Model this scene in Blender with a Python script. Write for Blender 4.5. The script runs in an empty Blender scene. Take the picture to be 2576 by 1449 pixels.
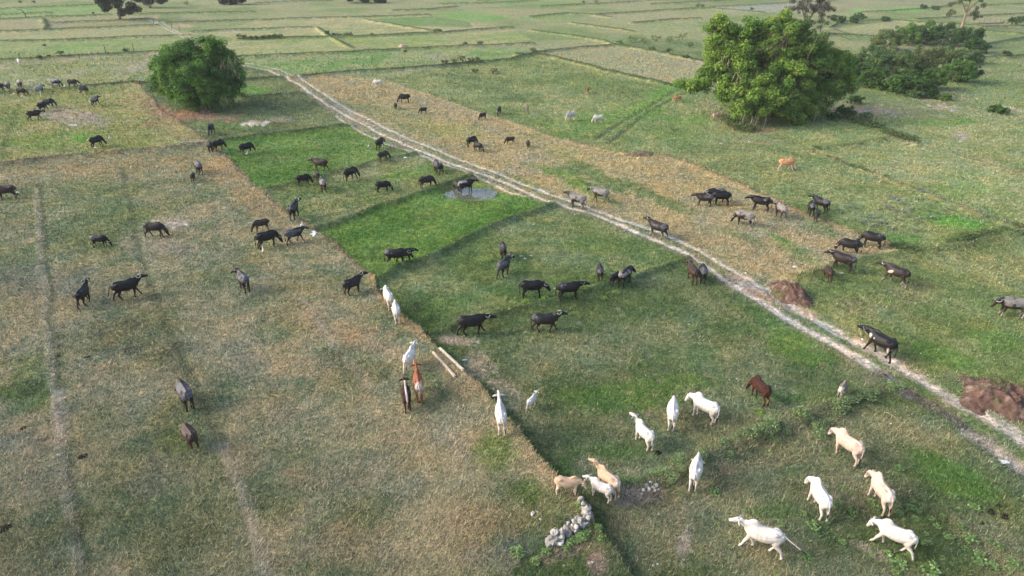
import bpy, math, random, time
import numpy as np
from mathutils import Vector, Matrix

T0 = time.time()
scene = bpy.context.scene
R = math.radians

# ------------------------------------------------------------------ camera, sky, sun, exposure
CAM_H = 22.9            # drone height in metres
PITCH = R(27.3)         # look-down angle
FOC = 1722.0            # focal length in units of a 2576 px wide sheet
cam_d = bpy.data.cameras.new("camera")
cam_d.sensor_width = 36.0
cam_d.lens = FOC / 2576.0 * 36.0
cam_d.clip_start = 0.5
cam_d.clip_end = 12000.0
cam = bpy.data.objects.new("camera", cam_d)
scene.collection.objects.link(cam)
cam.location = (0, 0, CAM_H)
cam.rotation_euler = (math.pi / 2 - PITCH, 0, 0)
scene.camera = cam

SUN_EL, SUN_AZ = R(28), R(180)      # azimuth measured from +X towards +Y : sun at the left
sun_dir = Vector((math.cos(SUN_EL) * math.cos(SUN_AZ), math.cos(SUN_EL) * math.sin(SUN_AZ), math.sin(SUN_EL)))
world = bpy.data.worlds.new("World")
scene.world = world
world.use_nodes = True
wn = world.node_tree
wn.nodes.clear()
w_out = wn.nodes.new("ShaderNodeOutputWorld")
w_bg = wn.nodes.new("ShaderNodeBackground")
w_sky = wn.nodes.new("ShaderNodeTexSky")
w_sky.sky_type = 'NISHITA'
w_sky.sun_disc = False
w_sky.sun_elevation = SUN_EL
w_sky.sun_rotation = math.pi / 2 - SUN_AZ
w_sky.dust_density = 4.0
w_sky.air_density = 1.0
w_bg.inputs["Strength"].default_value = 0.15
wn.links.new(w_sky.outputs[0], w_bg.inputs[0])
wn.links.new(w_bg.outputs[0], w_out.inputs[0])
sun_d = bpy.data.lights.new("sun", 'SUN')
sun_d.energy = 1.02
sun_d.angle = R(18)
sun_d.color = (1.0, 0.94, 0.88)
sun_o = bpy.data.objects.new("sun", sun_d)
scene.collection.objects.link(sun_o)
sun_o.rotation_euler = sun_dir.to_track_quat('Z', 'Y').to_euler()
sun_o.location = (-60, 20, 60)
scene.view_settings.view_transform = 'Standard'
scene.view_settings.look = 'None'
scene.view_settings.gamma = 1.0
scene.view_settings.use_curve_mapping = False
scene.view_settings.exposure = 1.05

# ------------------------------------------------------------------ mapping between the sheet and the land
CP, SP = math.cos(PITCH), math.sin(PITCH)

def G(x, y):
    u = (x - 1288.0) / FOC; v = (y - 724.5) / FOC
    t = CAM_H / (SP + v * CP)
    return u * t, (CP - v * SP) * t

def P3(x, y, Yw):
    """point on the view ray through (x, y) that lies at distance Yw along +Y"""
    u = (x - 1288.0) / FOC; v = (y - 724.5) / FOC
    t = Yw / (CP - v * SP)
    return Vector((u * t, Yw, CAM_H - (SP + v * CP) * t))

def toD(X, Y):
    z = Y * CP + CAM_H * SP
    return X / z * FOC + 1288.0, -(Y * SP - CAM_H * CP) / z * FOC + 724.5

def metre_px(y):
    return FOC * (SP + (y - 724.5) / FOC * CP) / CAM_H

# ------------------------------------------------------------------ noise
def hash2(ix, iy, seed):
    n = (ix.astype(np.int64) * 374761393 + iy.astype(np.int64) * 668265263 + seed * 974634777) & 0x7fffffff
    n = ((n ^ (n >> 13)) * 1274126177) & 0x7fffffff
    n = n ^ (n >> 16)
    return (n & 0xffff) / 65535.0

def vnoise(x, y, seed=0):
    ix = np.floor(x); iy = np.floor(y)
    fx = x - ix; fy = y - iy
    fx = fx * fx * (3 - 2 * fx); fy = fy * fy * (3 - 2 * fy)
    ix = ix.astype(np.int64); iy = iy.astype(np.int64)
    a = hash2(ix, iy, seed); b = hash2(ix + 1, iy, seed)
    c = hash2(ix, iy + 1, seed); d = hash2(ix + 1, iy + 1, seed)
    return (a + (b - a) * fx) * (1 - fy) + (c + (d - c) * fx) * fy

def fbm(x, y, seed=0, octv=4, gain=0.5):
    s = 0; a = 1.0; tot = 0
    for i in range(octv):
        s = s + a * vnoise(x * 2 ** i + i * 17.3, y * 2 ** i - i * 9.1, seed + i)
        tot += a; a *= gain
    return s / tot      # 0..1

def sstep(a, b, x):
    t = np.clip((x - a) / (b - a), 0, 1)
    return t * t * (3 - 2 * t)

# ------------------------------------------------------------------ object helpers
col = scene.collection

def tag(o, label=None, cat=None, group=None, kind=None):
    if label: o["label"] = label
    if cat: o["category"] = cat
    if group: o["group"] = group
    if kind: o["kind"] = kind
    return o

def empty(name, loc, rz=0.0, scale=1.0):
    o = bpy.data.objects.new(name, None)
    o.empty_display_size = 0.3
    o.location = loc; o.rotation_euler = (0, 0, rz); o.scale = (scale,) * 3
    col.objects.link(o)
    return o

def np_mesh(name, co, faces, smooth=False, colors=None, attr="tint"):
    """faces: (n,k) int array, all with the same corner count"""
    me = bpy.data.meshes.new(name)
    co = np.asarray(co, dtype=np.float32); faces = np.asarray(faces, dtype=np.int32)
    k = faces.shape[1]
    me.vertices.add(len(co)); me.vertices.foreach_set("co", co.ravel())
    me.loops.add(faces.size); me.loops.foreach_set("vertex_index", faces.ravel())
    me.polygons.add(len(faces))
    me.polygons.foreach_set("loop_start", np.arange(0, faces.size, k, dtype=np.int32))
    me.polygons.foreach_set("loop_total", np.full(len(faces), k, dtype=np.int32))
    if smooth:
        me.polygons.foreach_set("use_smooth", np.ones(len(faces), dtype=bool))
    me.update(calc_edges=True)
    if colors is not None:
        set_colors(me, colors, attr)
    return me

def set_colors(me, colors, attr="tint"):
    a = me.color_attributes.new(attr, 'FLOAT_COLOR', 'POINT')
    c = np.ones((len(me.vertices), 4), dtype=np.float32)
    c[:, :3] = colors
    a.data.foreach_set("color", c.ravel())

def link(name, me, mat=None, parent=None):
    o = bpy.data.objects.new(name, me)
    if mat is not None and not me.materials:
        me.materials.append(mat)
    col.objects.link(o)
    if parent is not None: o.parent = parent
    return o

# ------------------------------------------------------------------ materials
def new_mat(name, rough=0.9, spec=0.2):
    m = bpy.data.materials.new(name); m.use_nodes = True
    b = m.node_tree.nodes["Principled BSDF"]
    b.inputs["Roughness"].default_value = rough
    b.inputs["Specular IOR Level"].default_value = spec
    return m, m.node_tree, b

def tint_mat(name, rough, spec, lo, hi, scale, bump=0.0, bdist=0.02, detail=4.0, transl=0.0, attr="tint", lowmul=(1, 1, 1), himul=(1, 1, 1)):
    """procedural surface: colour attribute times a noise between lo and hi"""
    m, nt, b = new_mat(name, rough, spec)
    N, L = nt.nodes.new, nt.links.new
    at = N("ShaderNodeAttribute"); at.attribute_name = attr
    tc = N("ShaderNodeTexCoord")
    no = N("ShaderNodeTexNoise"); no.inputs["Scale"].default_value = scale
    no.inputs["Detail"].default_value = detail; no.inputs["Roughness"].default_value = 0.65
    L(tc.outputs["Object"], no.inputs["Vector"])
    rp = N("ShaderNodeValToRGB")
    rp.color_ramp.elements[0].position = 0.33; rp.color_ramp.elements[1].position = 0.67
    rp.color_ramp.elements[0].color = (lo * lowmul[0], lo * lowmul[1], lo * lowmul[2], 1)
    rp.color_ramp.elements[1].color = (hi * himul[0], hi * himul[1], hi * himul[2], 1)
    L(no.outputs["Fac"], rp.inputs["Fac"])
    mx = N("ShaderNodeMix"); mx.data_type = 'RGBA'; mx.blend_type = 'MULTIPLY'; mx.inputs["Factor"].default_value = 1.0
    mx.clamp_result = False
    L(at.outputs["Color"], mx.inputs["A"]); L(rp.outputs["Color"], mx.inputs["B"])
    L(mx.outputs["Result"], b.inputs["Base Color"])
    if bump > 0:
        bp = N("ShaderNodeBump"); bp.inputs["Strength"].default_value = bump; bp.inputs["Distance"].default_value = bdist
        L(no.outputs["Fac"], bp.inputs["Height"]); L(bp.outputs["Normal"], b.inputs["Normal"])
    if transl > 0:
        tr = N("ShaderNodeBsdfTranslucent"); L(mx.outputs["Result"], tr.inputs["Color"])
        ms = N("ShaderNodeMixShader"); ms.inputs[0].default_value = transl
        out = nt.nodes["Material Output"]
        L(b.outputs[0], ms.inputs[1]); L(tr.outputs[0], ms.inputs[2]); L(ms.outputs[0], out.inputs["Surface"])
    return m

# ------------------------------------------------------------------ the land: one sheet to the horizon
dys = np.concatenate([[-149.0, -147, -145, -142, -138, -133, -127, -120], np.arange(-112, -12, 4.0), np.arange(-12, 220, 0.8),
                      np.arange(220, 1640, 2.25), [1645.0, 1670, 1720, 1800, 1950, 2200, 2600, 3300]])
dxs = np.concatenate([[-2600.0, -2000, -1500, -1100, -800, -600, -500], np.arange(-420, 3000, 2.5),
                      [3060.0, 3160, 3330, 3600, 4000, 4500, 5200]])
DX, DY = np.meshgrid(dxs, dys)
SH = DX.shape
DX = DX.ravel(); DY = DY.ravel()
GX, GY = G(DX, DY)
print("grid", SH, time.time() - T0)

w1 = fbm(GX / 2.2, GY / 2.2, 3, 3) - 0.5
w2 = fbm(GX / 2.2 + 50, GY / 2.2 + 80, 7, 3) - 0.5
WX = GX + w1 * .7; WY = GY + w2 * .7                   # slightly wandering lines
WDX = DX + (fbm(GX / 3.0, GY / 3.0, 11, 4) - 0.5) * 26 * np.clip(metre_px(DY) / 35, 0.15, 1.3)
WDY = DY + (fbm(GX / 3.0 + 9, GY / 3.0 + 4, 12, 4) - 0.5) * 14 * np.clip(metre_px(DY) / 35, 0.1, 1.3)
big = fbm(GX / 14.0, GY / 14.0, 21, 4)                 # broad patches
mid = fbm(GX / 3.5, GY / 3.5, 31, 4)                   # medium patches
fine = fbm(GX / 0.9, GY / 0.9, 41, 3)

C = np.empty((len(DX), 3), dtype=np.float64)           # colour of what grows there
HZ = np.zeros(len(DX))

GREEN_D = np.array((0.080, 0.120, 0.050)); GREEN = np.array((0.110, 0.158, 0.058)); VIVID = np.array((0.070, 0.200, 0.022))
OLIVE = np.array((0.170, 0.180, 0.095)); STRAW = np.array((0.300, 0.260, 0.150)); ORANGE = np.array((0.320, 0.245, 0.125))
TAN = np.array((0.330, 0.320, 0.170)); PALE = np.array((0.255, 0.290, 0.130)); BARE = np.array((0.420, 0.365, 0.310))
BROWN = np.array((0.205, 0.165, 0.105)); GREY = np.array((0.200, 0.200, 0.165)); BUND = np.array((0.036, 0.056, 0.024))
YGREEN = np.array((0.200, 0.235, 0.075)); DIRT = np.array((0.210, 0.125, 0.090)); CHALK = np.array((0.620, 0.560, 0.500))

def lerp(mask_idx, colr, w):
    w = np.asarray(w)[:, None]
    C[mask_idx] = C[mask_idx] * (1 - w) + np.asarray(colr) * w

def inpoly(px, py, pts):
    ins = np.zeros(len(px), dtype=bool)
    n = len(pts); j = n - 1
    for i in range(n):
        xi, yi = pts[i]; xj, yj = pts[j]
        if yi != yj:
            c = ((yi > py) != (yj > py)) & (px < (xj - xi) * (py - yi) / (yj - yi) + xi)
            ins ^= c
        j = i
    return ins

def field(pts, colr, col2=None, a=1.0, mix=None):
    xs = [p[0] for p in pts]; ys = [p[1] for p in pts]
    idx = np.nonzero((WDX > min(xs) - 3) & (WDX < max(xs) + 3) & (WDY > min(ys) - 3) & (WDY < max(ys) + 3))[0]
    idx = idx[inpoly(WDX[idx], WDY[idx], pts)]
    if col2 is not None:
        t = sstep(0.36, 0.64, 0.55 * mid[idx] + 0.45 * big[idx] if mix is None else mix[idx])[:, None]
        cc = np.asarray(colr) * (1 - t) + np.asarray(col2) * t
    else:
        cc = np.asarray(colr)
    C[idx] = C[idx] * (1 - a) + cc * a

def blob(cx, cy, rx, ry, colr, a=0.8, rot=0.0, rag=1.0):
    m = max(rx, ry) * 1.7
    idx = np.nonzero((np.abs(DX - cx) < m) & (np.abs(DY - cy) < m))[0]
    if not len(idx): return
    x = DX[idx] - cx; y = DY[idx] - cy
    c, s = math.cos(R(rot)), math.sin(R(rot))
    u = (x * c + y * s) / rx; v = (-x * s + y * c) / ry
    d = np.sqrt(u * u + v * v) + (mid[idx] - 0.5) * 1.1 * rag + (fine[idx] - 0.5) * 0.9 * rag
    lerp(idx, colr, a * (1 - sstep(0.35, 1.05, d)))

def seglines(pts, reach):
    """indices, distance, side of the nearest point on the polyline (land metres)"""
    w = [G(*p) for p in pts]
    best = np.full(len(DX), 1e9); side = np.zeros(len(DX))
    for (x0, y0), (x1, y1) in zip(w[:-1], w[1:]):
        idx = np.nonzero((WX > min(x0, x1) - reach) & (WX < max(x0, x1) + reach) & (WY > min(y0, y1) - reach) & (WY < max(y0, y1) + reach))[0]
        if not len(idx): continue
        dx, dy = x1 - x0, y1 - y0; L2 = dx * dx + dy * dy + 1e-9
        t = np.clip(((WX[idx] - x0) * dx + (WY[idx] - y0) * dy) / L2, 0, 1)
        ex = WX[idx] - x0 - t * dx; ey = WY[idx] - y0 - t * dy
        d = np.hypot(ex, ey)
        up = d < best[idx]
        best[idx[up]] = d[up]; side[idx[up]] = np.sign(dx * ey - dy * ex)[up]
    idx = np.nonzero(best < reach)[0]
    return idx, best[idx], side[idx]

def line(pts, width, colr, a=0.9, h=0.0, hw=None, rag=0.6, breakup=0.0):
    hw = hw or width
    reach = max(width, hw) * 2.6 + 0.5
    idx, d, s = seglines(pts, reach)
    if not len(idx): return
    w = 1 - sstep(width * 0.35, width * (1.0 + 0.5 * rag), d + (fine[idx] - 0.5) * width * 1.4 * rag)
    if breakup > 0:
        w = w * sstep(breakup - 0.25, breakup + 0.1, mid[idx] * 0.5 + fine[idx] * 0.5 + 0.12)
    if colr is not None: lerp(idx, colr, a * w)
    if h:
        prof = h * np.exp(-(d / hw) ** 2) * (0.75 + 0.5 * mid[idx])
        if h > 0: HZ[idx] = np.maximum(HZ[idx], prof)
        else: HZ[idx] = HZ[idx] + prof

# base cover --------------------------------------------------------
far = sstep(420, 60, DY)[:, None]
t1 = sstep(0.35, 0.65, big)[:, None]
near_c = GREEN * (1 - t1) + OLIVE * t1
far_c = (np.array((0.15, 0.20, 0.080))) * (1 - t1) + np.array((0.25, 0.265, 0.14)) * t1
C[:] = near_c * (1 - far) + far_c * far

# F1: the wide trampled pasture at the left
F1 = [(-600, 480), (0, 415), (110, 402), (250, 391), (400, 379), (525, 366), (557, 385), (610, 437), (644, 472), (726, 537), (804, 587),
      (876, 650), (944, 702), (950, 735), (1001, 785), (1059, 832), (1101, 890), (1189, 970), (1244, 1037), (1288, 1095),
      (1313, 1120), (1348, 1164), (1403, 1217), (1440, 1250), (1470, 1300), (1360, 1390), (1290, 1449), (1250, 1700), (-700, 1700)]
field(F1, (0.134, 0.158, 0.082), (0.212, 0.200, 0.122))
FT = (0.222, 0.196, 0.128); GO = (0.130, 0.140, 0.075)
for b_ in [(300, 420, 420, 40, ORANGE * 0.78, .5, -4), (40, 560, 130, 60, STRAW * .8, .5, 0), (640, 500, 210, 50, ORANGE * 0.85, .75, 40), (560, 420, 90, 45, ORANGE * 0.88, .8, 20), (200, 530, 300, 60, (.16, .19, .09), .5, 5), (150, 640, 280, 50, (.14, .175, .085), .5, 0), (400, 700, 250, 60, (.15, .17, .09), .5, 0),
           (240, 470, 260, 30, GREEN, .35, 10), (330, 540, 130, 60, GREEN, .45, 15), (220, 600, 170, 45, GREEN_D * 1.1, .55, 10), (440, 560, 60, 22, BARE * .75, .6, 5),
           (420, 620, 90, 25, BARE * .65, .4, 0), (730, 640, 180, 50, GREEN * 1.1, .35, 30), (130, 720, 260, 70, GREY * .75, .5, 0), (80, 920, 120, 80, (0.10, 0.155, 0.05), .6, -30),
           (100, 1000, 120, 45, (0.095, 0.16, 0.045), .6, -20), (600, 900, 180, 80, GREY * .7, .4, 20), (300, 860, 200, 60, GO, .6, 10),
           (760, 700, 200, 50, (0.20, 0.185, 0.09), .5, 30), (850, 830, 210, 50, ORANGE * .7, .55, 15), (930, 870, 150, 45, (0.26, 0.20, 0.115), .7, 20), (760, 930, 160, 45, (0.25, 0.20, 0.12), .55, 0),
           (1050, 840, 70, 30, ORANGE * .8, .75, 40), (1150, 960, 110, 40, (0.26, 0.20, 0.11), .6, 50), (700, 830, 100, 40, (0.12, 0.15, 0.06), .5, 0), (820, 890, 80, 30, GO, .5, 0),
           (950, 940, 160, 40, (0.12, 0.13, 0.065), .5, 10), (470, 960, 120, 50, (0.21, 0.18, 0.11), .5, 0), (720, 1040, 190, 50, FT, .55, 0), (1010, 1100, 200, 55, FT, .6, 10), (900, 1200, 260, 70, (0.225, 0.2, 0.13), .6, 0),
           (620, 1150, 120, 60, (0.25, 0.2, 0.13), .4, 20), (1150, 1140, 60, 90, (0.26, 0.225, 0.18), .5, -20), (1250, 1160, 90, 80, (0.12, 0.17, 0.04), .75, 50), (1370, 1290, 90, 60, (0.15, 0.16, 0.06), .7, 0),
           (1180, 1330, 130, 60, ORANGE * .62, .5, 0), (900, 1380, 260, 60, (0.22, 0.18, 0.11), .5, 0), (300, 1330, 200, 80, (0.125, 0.145, 0.07), .55, 10), (120, 1200, 130, 60, (0.22, 0.19, 0.12), .45, 0),
           (430, 1200, 150, 60, (0.2, 0.18, 0.12), .4, 0), (60, 1120, 100, 60, GREY * .85, .4, 0), (470, 1110, 60, 40, (0.11, 0.16, 0.05), .5, 0), (1240, 1420, 120, 40, GREY * .8, .5, 0),
           (1330, 1250, 40, 40, (0.1, 0.17, .04), .5, 0), (1080, 960, 40, 20, (0.1, 0.16, .04), .4, 0)]:
    blob(*b_[:4], b_[4], b_[5], b_[6])
WX = GX + w1 * .30; WY = GY + w2 * .30
line([(100, 470), (105, 560), (118, 700), (130, 860), (150, 1000), (168, 1150), (190, 1300), (210, 1449), (230, 1600)], 0.36, (0.075, 0.092, 0.053), .66, -0.06, .33)
line([(92, 470), (97, 560), (108, 700), (120, 860), (138, 1000), (156, 1150), (176, 1300), (196, 1449), (214, 1600)], 0.28, (0.30, 0.28, 0.22), .45, 0.04, .25, breakup=.56)
line([(148, 985), (150, 1050), (157, 1120)], 0.4, (0.38, 0.36, 0.31), .6, breakup=.55)
line([(305, 425), (330, 520), (352, 640), (400, 770), (470, 930), (560, 1120), (610, 1260), (660, 1449), (690, 1600)], 0.34, (0.082, 0.10, 0.056), .52, -0.05, .33)
line([(555, 1130), (585, 1180), (612, 1250), (640, 1330), (672, 1449)], 0.35, (0.33, 0.30, 0.24), .5, 0.04, .28, breakup=.52)
line([(740, 740), (790, 800), (850, 880), (930, 980)], 0.35, (0.32, 0.28, 0.22), .45, breakup=.55)
WX = GX + w1 * .7; WY = GY + w2 * .7
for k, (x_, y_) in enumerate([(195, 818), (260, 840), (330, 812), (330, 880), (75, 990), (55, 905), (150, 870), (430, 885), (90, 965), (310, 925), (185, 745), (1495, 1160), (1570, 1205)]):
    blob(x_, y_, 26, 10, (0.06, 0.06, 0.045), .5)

# F2: upper left pasture
field([(-600, 300), (0, 240), (150, 229), (215, 221), (308, 215), (350, 213), (400, 270), (457, 310), (515, 350), (525, 364), (400, 377), (250, 389), (110, 400), (0, 413), (-600, 478)],
      YGREEN * .85, (0.235, 0.23, 0.10))
for b_ in [(400, 290, 120, 50, ORANGE * .75, .7, 30), (180, 295, 110, 30, (0.27, 0.24, 0.18), .75, 5), (200, 345, 45, 22, (0.10, 0.24, 0.04), .85, 0), (100, 360, 120, 30, (0.14, 0.22, 0.05), .6, -5), (480, 350, 80, 25, ORANGE * .8, .6, 20), (30, 300, 60, 40, (0.14, 0.19, 0.06), .6, 0)]:
    blob(*b_[:4], b_[4], b_[5], b_[6])
line([(50, 262), (35, 300), (18, 345), (5, 400)], .45, (0.085, .12, .04), .6)
line([(158, 312), (156, 340), (158, 385)], .3, (0.085, .14, .04), .5)
# strip behind the herd
field([(-600, 200), (0, 155), (180, 146), (400, 133), (380, 212), (308, 214), (150, 228), (0, 238), (-600, 290)], (0.21, 0.24, 0.10), (0.30, 0.29, 0.19))
line([(300, 215), (330, 200), (372, 180)], .9, (0.10, 0.19, 0.05), .6)
# F3: grass right of the bamboo, its shadow painted in as darker green
field([(352, 213), (600, 150), (735, 195), (850, 295), (880, 318), (764, 330), (644, 342), (560, 356), (525, 362), (515, 348), (457, 308), (400, 268)], (0.090, 0.125, 0.052), (0.125, 0.155, 0.068))
for b_ in [(640, 225, 60, 16, (0.10, 0.22, 0.04), .8, 0), (500, 292, 130, 17, (0.27, 0.16, 0.11), .9, 5), (420, 283, 60, 20, (0.26, 0.17, 0.12), .6, 20), (640, 308, 30, 6, BARE * .9, .7, 0), (710, 300, 40, 8, (.25, .24, .2), .5, 0), (580, 320, 90, 10, (0.11, 0.19, 0.05), .6, 0)]:
    blob(*b_[:4], b_[4], b_[5], b_[6])
# F4: vivid green paddy
field([(557, 358), (644, 345), (764, 333), (864, 320), (884, 322), (969, 362), (1044, 387), (994, 400), (917, 415), (844, 437), (754, 462), (672, 482), (645, 470), (610, 435), (565, 385)],
      (0.072, 0.150, 0.028), (0.115, 0.180, 0.050))
blob(1000, 385, 60, 14, (0.14, 0.17, 0.07), .8, 15); blob(930, 340, 60, 12, (0.13, 0.18, 0.06), .6, 15)
# F5
field([(672, 484), (754, 464), (844, 439), (917, 417), (994, 402), (1049, 389), (1100, 410), (1180, 440), (1139, 455), (1094, 473), (999, 508), (954, 520), (869, 555), (794, 580), (726, 537)],
      (0.125, 0.170, 0.058), (0.185, 0.205, 0.095))
blob(1010, 440, 110, 18, (0.10, 0.2, 0.04), .6, -12); blob(760, 500, 60, 22, (.09, .14, .045), .5, 0)
# F6: the greenest paddy
field([(796, 585), (869, 559), (954, 524), (999, 512), (1094, 477), (1139, 459), (1190, 452), (1288, 487), (1390, 515), (1330, 537), (1288, 553), (1169, 607), (1069, 657), (1004, 677), (950, 702), (876, 650)],
      (0.066, 0.148, 0.024), (0.105, 0.180, 0.040))
blob(930, 640, 90, 22, (0.06, 0.11, 0.03), .5, -20); blob(1230, 500, 90, 14, (.10, .15, .05), .6, -10); blob(1080, 540, 60, 14, (.105, .15, .05), .5, -10); blob(700, 400, 70, 14, (.12, .16, .06), .5, 0); blob(820, 360, 90, 10, (.11, .16, .05), .5, 0); blob(1070, 650, 40, 12, (.12, .17, .06), .6, -20)
# F7
field([(956, 707), (1004, 679), (1069, 659), (1169, 609), (1288, 556), (1390, 519), (1480, 550), (1600, 600), (1730, 652), (1663, 677), (1513, 722), (1400, 760), (1245, 797), (1090, 840), (1001, 785), (948, 735)],
      (0.095, 0.150, 0.048), (0.155, 0.185, 0.085))
for b_ in [(1160, 760, 140, 40, (0.075, 0.15, 0.04), .6, -15), (1480, 620, 110, 25, (.12, .2, .06), .4, 10), (1020, 770, 60, 40, (.075, .12, .045), .6, 0)]:
    blob(*b_[:4], b_[4], b_[5], b_[6])
# F8
field([(1090, 840), (1245, 797), (1400, 762), (1513, 722), (1663, 679), (1730, 654), (1790, 690), (1850, 735), (1932, 775), (2032, 835), (2107, 875), (2215, 940), (2265, 985), (2130, 1012), (2000, 1055), (1850, 1120), (1700, 1195), (1560, 1245), (1440, 1250),
       (1403, 1217), (1348, 1164), (1313, 1120), (1288, 1095), (1244, 1037), (1189, 970), (1101, 890)], (0.082, 0.122, 0.045), (0.130, 0.150, 0.076))
for b_ in [(2000, 850, 130, 60, (0.080, 0.185, 0.03), .6, 25), (1750, 900, 160, 50, (.10, .16, .05), .5, 0), (1620, 990, 260, 45, (0.072, 0.165, 0.028), .6, -8), (1560, 1140, 160, 35, (0.07, 0.14, 0.03), .6, 0), (1960, 1000, 150, 35, (0.075, 0.165, 0.03), .55, 0),
           (1450, 880, 200, 60, (0.17, 0.18, 0.10), .5, 0), (1250, 860, 130, 30, (.14, .17, .075), .4, 0), (1200, 930, 50, 60, BARE * .75, .5, 30), (1150, 857, 60, 14, BARE * .8, .6, 5), (1260, 975, 50, 30, (.26, .24, .19), .5, 20),
           (1290, 1020, 40, 50, (.2, .19, .14), .5, 20), (1640, 1190, 120, 25, (.2, .2, .14), .4, 0), (1490, 1170, 60, 30, (.17, .16, .11), .5, 10), (1410, 1190, 40, 50, (0.055, 0.13, 0.025), .7, 45), (2190, 960, 50, 25, GREY * .8, .4, 0)]:
    blob(*b_[:4], b_[4], b_[5], b_[6])
# F9 bottom right
field([(1440, 1252), (1560, 1247), (1700, 1197), (1850, 1122), (2000, 1057), (2130, 1014), (2270, 990), (2340, 1020), (2420, 1080), (2500, 1140), (2700, 1260), (3400, 1700), (1250, 1700), (1290, 1449), (1360, 1390), (1470, 1300)],
      (0.088, 0.125, 0.046), (0.140, 0.152, 0.082))
for b_ in [(2400, 1200, 150, 50, (0.08, 0.185, 0.03), .55, 30), (1700, 1290, 200, 50, (.165, .155, .095), .55, -10), (2150, 1230, 150, 45, (.16, .165, .1), .45, 0), (1600, 1400, 160, 50, (.125, .13, .07), .5, 0), (1590, 1255, 75, 14, (.21, .165, .14), .9, -10),
           (1555, 1262, 40, 8, (.07, .06, .055), .8, -10), (1720, 1370, 22, 60, (.25, .23, .21), .7, 15), (1500, 1430, 30, 40, (.19, .14, .12), .8, 0), (1900, 1290, 120, 30, (.085, .15, .04), .5, 0), (2350, 1400, 120, 40, (.1, .15, .05), .4, 0), (2200, 1390, 60, 12, (.24, .21, .18), .6, 25),
           (1420, 1405, 90, 25, (.15, .12, .1), .6, -20), (1960, 1160, 70, 20, (.2, .12, .07), .3, 0), (1830, 1180, 60, 25, (.17, .11, .06), .5, 0)]:
    blob(*b_[:4], b_[4], b_[5], b_[6])
# F10 dry strip right of the track
field([(735, 197), (844, 188), (969, 202), (1119, 252), (1206, 282), (1288, 307), (1400, 348), (1570, 388), (1675, 393), (1738, 418), (1813, 448), (1888, 483), (1932, 498), (2007, 533), (2062, 556), (2144, 586), (2232, 613), (2260, 635), (2157, 661), (2007, 700), (1950, 745),
       (1850, 685), (1700, 603), (1560, 553), (1370, 483), (1200, 418), (1057, 362), (954, 313), (844, 256), (770, 207)], (0.270, 0.240, 0.138), (0.300, 0.255, 0.125))
for b_ in [(1000, 300, 200, 45, (.20, .21, .085), .7, 18), (1150, 330, 120, 30, (.24, .25, .085), .6, 15), (860, 230, 80, 20, ORANGE * .85, .5, 20), (1400, 430, 120, 26, (0.11, 0.18, 0.05), .9, 22), (1500, 440, 150, 24, (.12, .165, .06), .95, 28), (1640, 495, 160, 24, (.115, .155, .06), .9, 25), (1850, 590, 90, 14, (.15, .18, .08), .7, 22),
           (1340, 400, 90, 18, (.34, .29, .2), .6, 10), (1480, 480, 110, 18, (0.10, 0.19, 0.04), .7, 22), (1330, 462, 70, 10, (0.09, 0.2, 0.035), .7, 20), (1760, 590, 120, 35, (.29, .25, .13), .5, 20), (2000, 630, 90, 20, (.15, .2, .07), .7, 28), (1960, 600, 60, 8, (.1, .2, .05), .6, 25),
           (1800, 640, 90, 20, (.20, .20, .09), .5, 20), (1440, 385, 70, 12, (.26, .26, .09), .6, 20)]:
    blob(*b_[:4], b_[4], b_[5], b_[6])
# F11 grass between dry strip and the big bamboo
field([(1206, 281), (1119, 251), (969, 201), (1094, 172), (1288, 152), (1338, 138), (1448, 160), (1513, 177), (1613, 200), (1695, 219), (1800, 290), (1950, 330), (2057, 375), (2232, 452), (2407, 517), (2512, 556), (2570, 585), (2450, 610), (2307, 640), (2260, 634), (2232, 612), (2144, 585),
       (2062, 555), (2007, 532), (1888, 482), (1813, 447), (1738, 417), (1675, 392), (1570, 387), (1400, 346), (1288, 305)], (0.125, 0.175, 0.060), (0.180, 0.210, 0.090))
for b_ in [(1240, 220, 170, 30, (.095, .145, .055), .8, 12), (1450, 205, 150, 24, (.12, .17, .06), .6, 8), (1530, 300, 200, 40, (0.105, 0.205, 0.042), .6, -10), (1650, 255, 100, 30, (0.10, 0.23, 0.04), .7, -30), (1750, 300, 110, 18, (0.10, 0.21, 0.04), .7, 0), (1810, 295, 40, 14, (.27, .19, .15), .8, 10),
           (1260, 178, 110, 16, (.23, .25, .10), .7, 5), (1900, 400, 160, 40, (.15, .185, .075), .6, 0), (2400, 560, 90, 22, (0.10, 0.23, 0.04), .85, 10), (2280, 600, 70, 16, (0.09, 0.2, 0.04), .6, 0), (2150, 530, 120, 40, (.14, .19, .075), .5, 0), (1880, 320, 100, 14, (.22, .13, .10), .55, 8),
           (1900, 355, 90, 8, (.24, .22, .15), .4, 3), (2060, 570, 60, 20, (.09, .15, .05), .5, 20), (1700, 340, 160, 30, (.13, .2, .06), .5, 0), (1600, 380, 120, 12, (.12, .19, .055), .5, 0), (1450, 140, 120, 12, (.16, .19, .09), .5, 0)]:
    blob(*b_[:4], b_[4], b_[5], b_[6])
field([(1350, 136), (1463, 123), (1550, 118), (1650, 133), (1775, 160), (1760, 190), (1695, 217), (1613, 198), (1513, 175), (1448, 158)], (.31, .285, .175), (.27, .28, .15))
field([(1550, 114), (1620, 98), (1780, 100), (1780, 155), (1700, 143), (1610, 124)], (.115, .165, .07), (.15, .185, .085))
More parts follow.
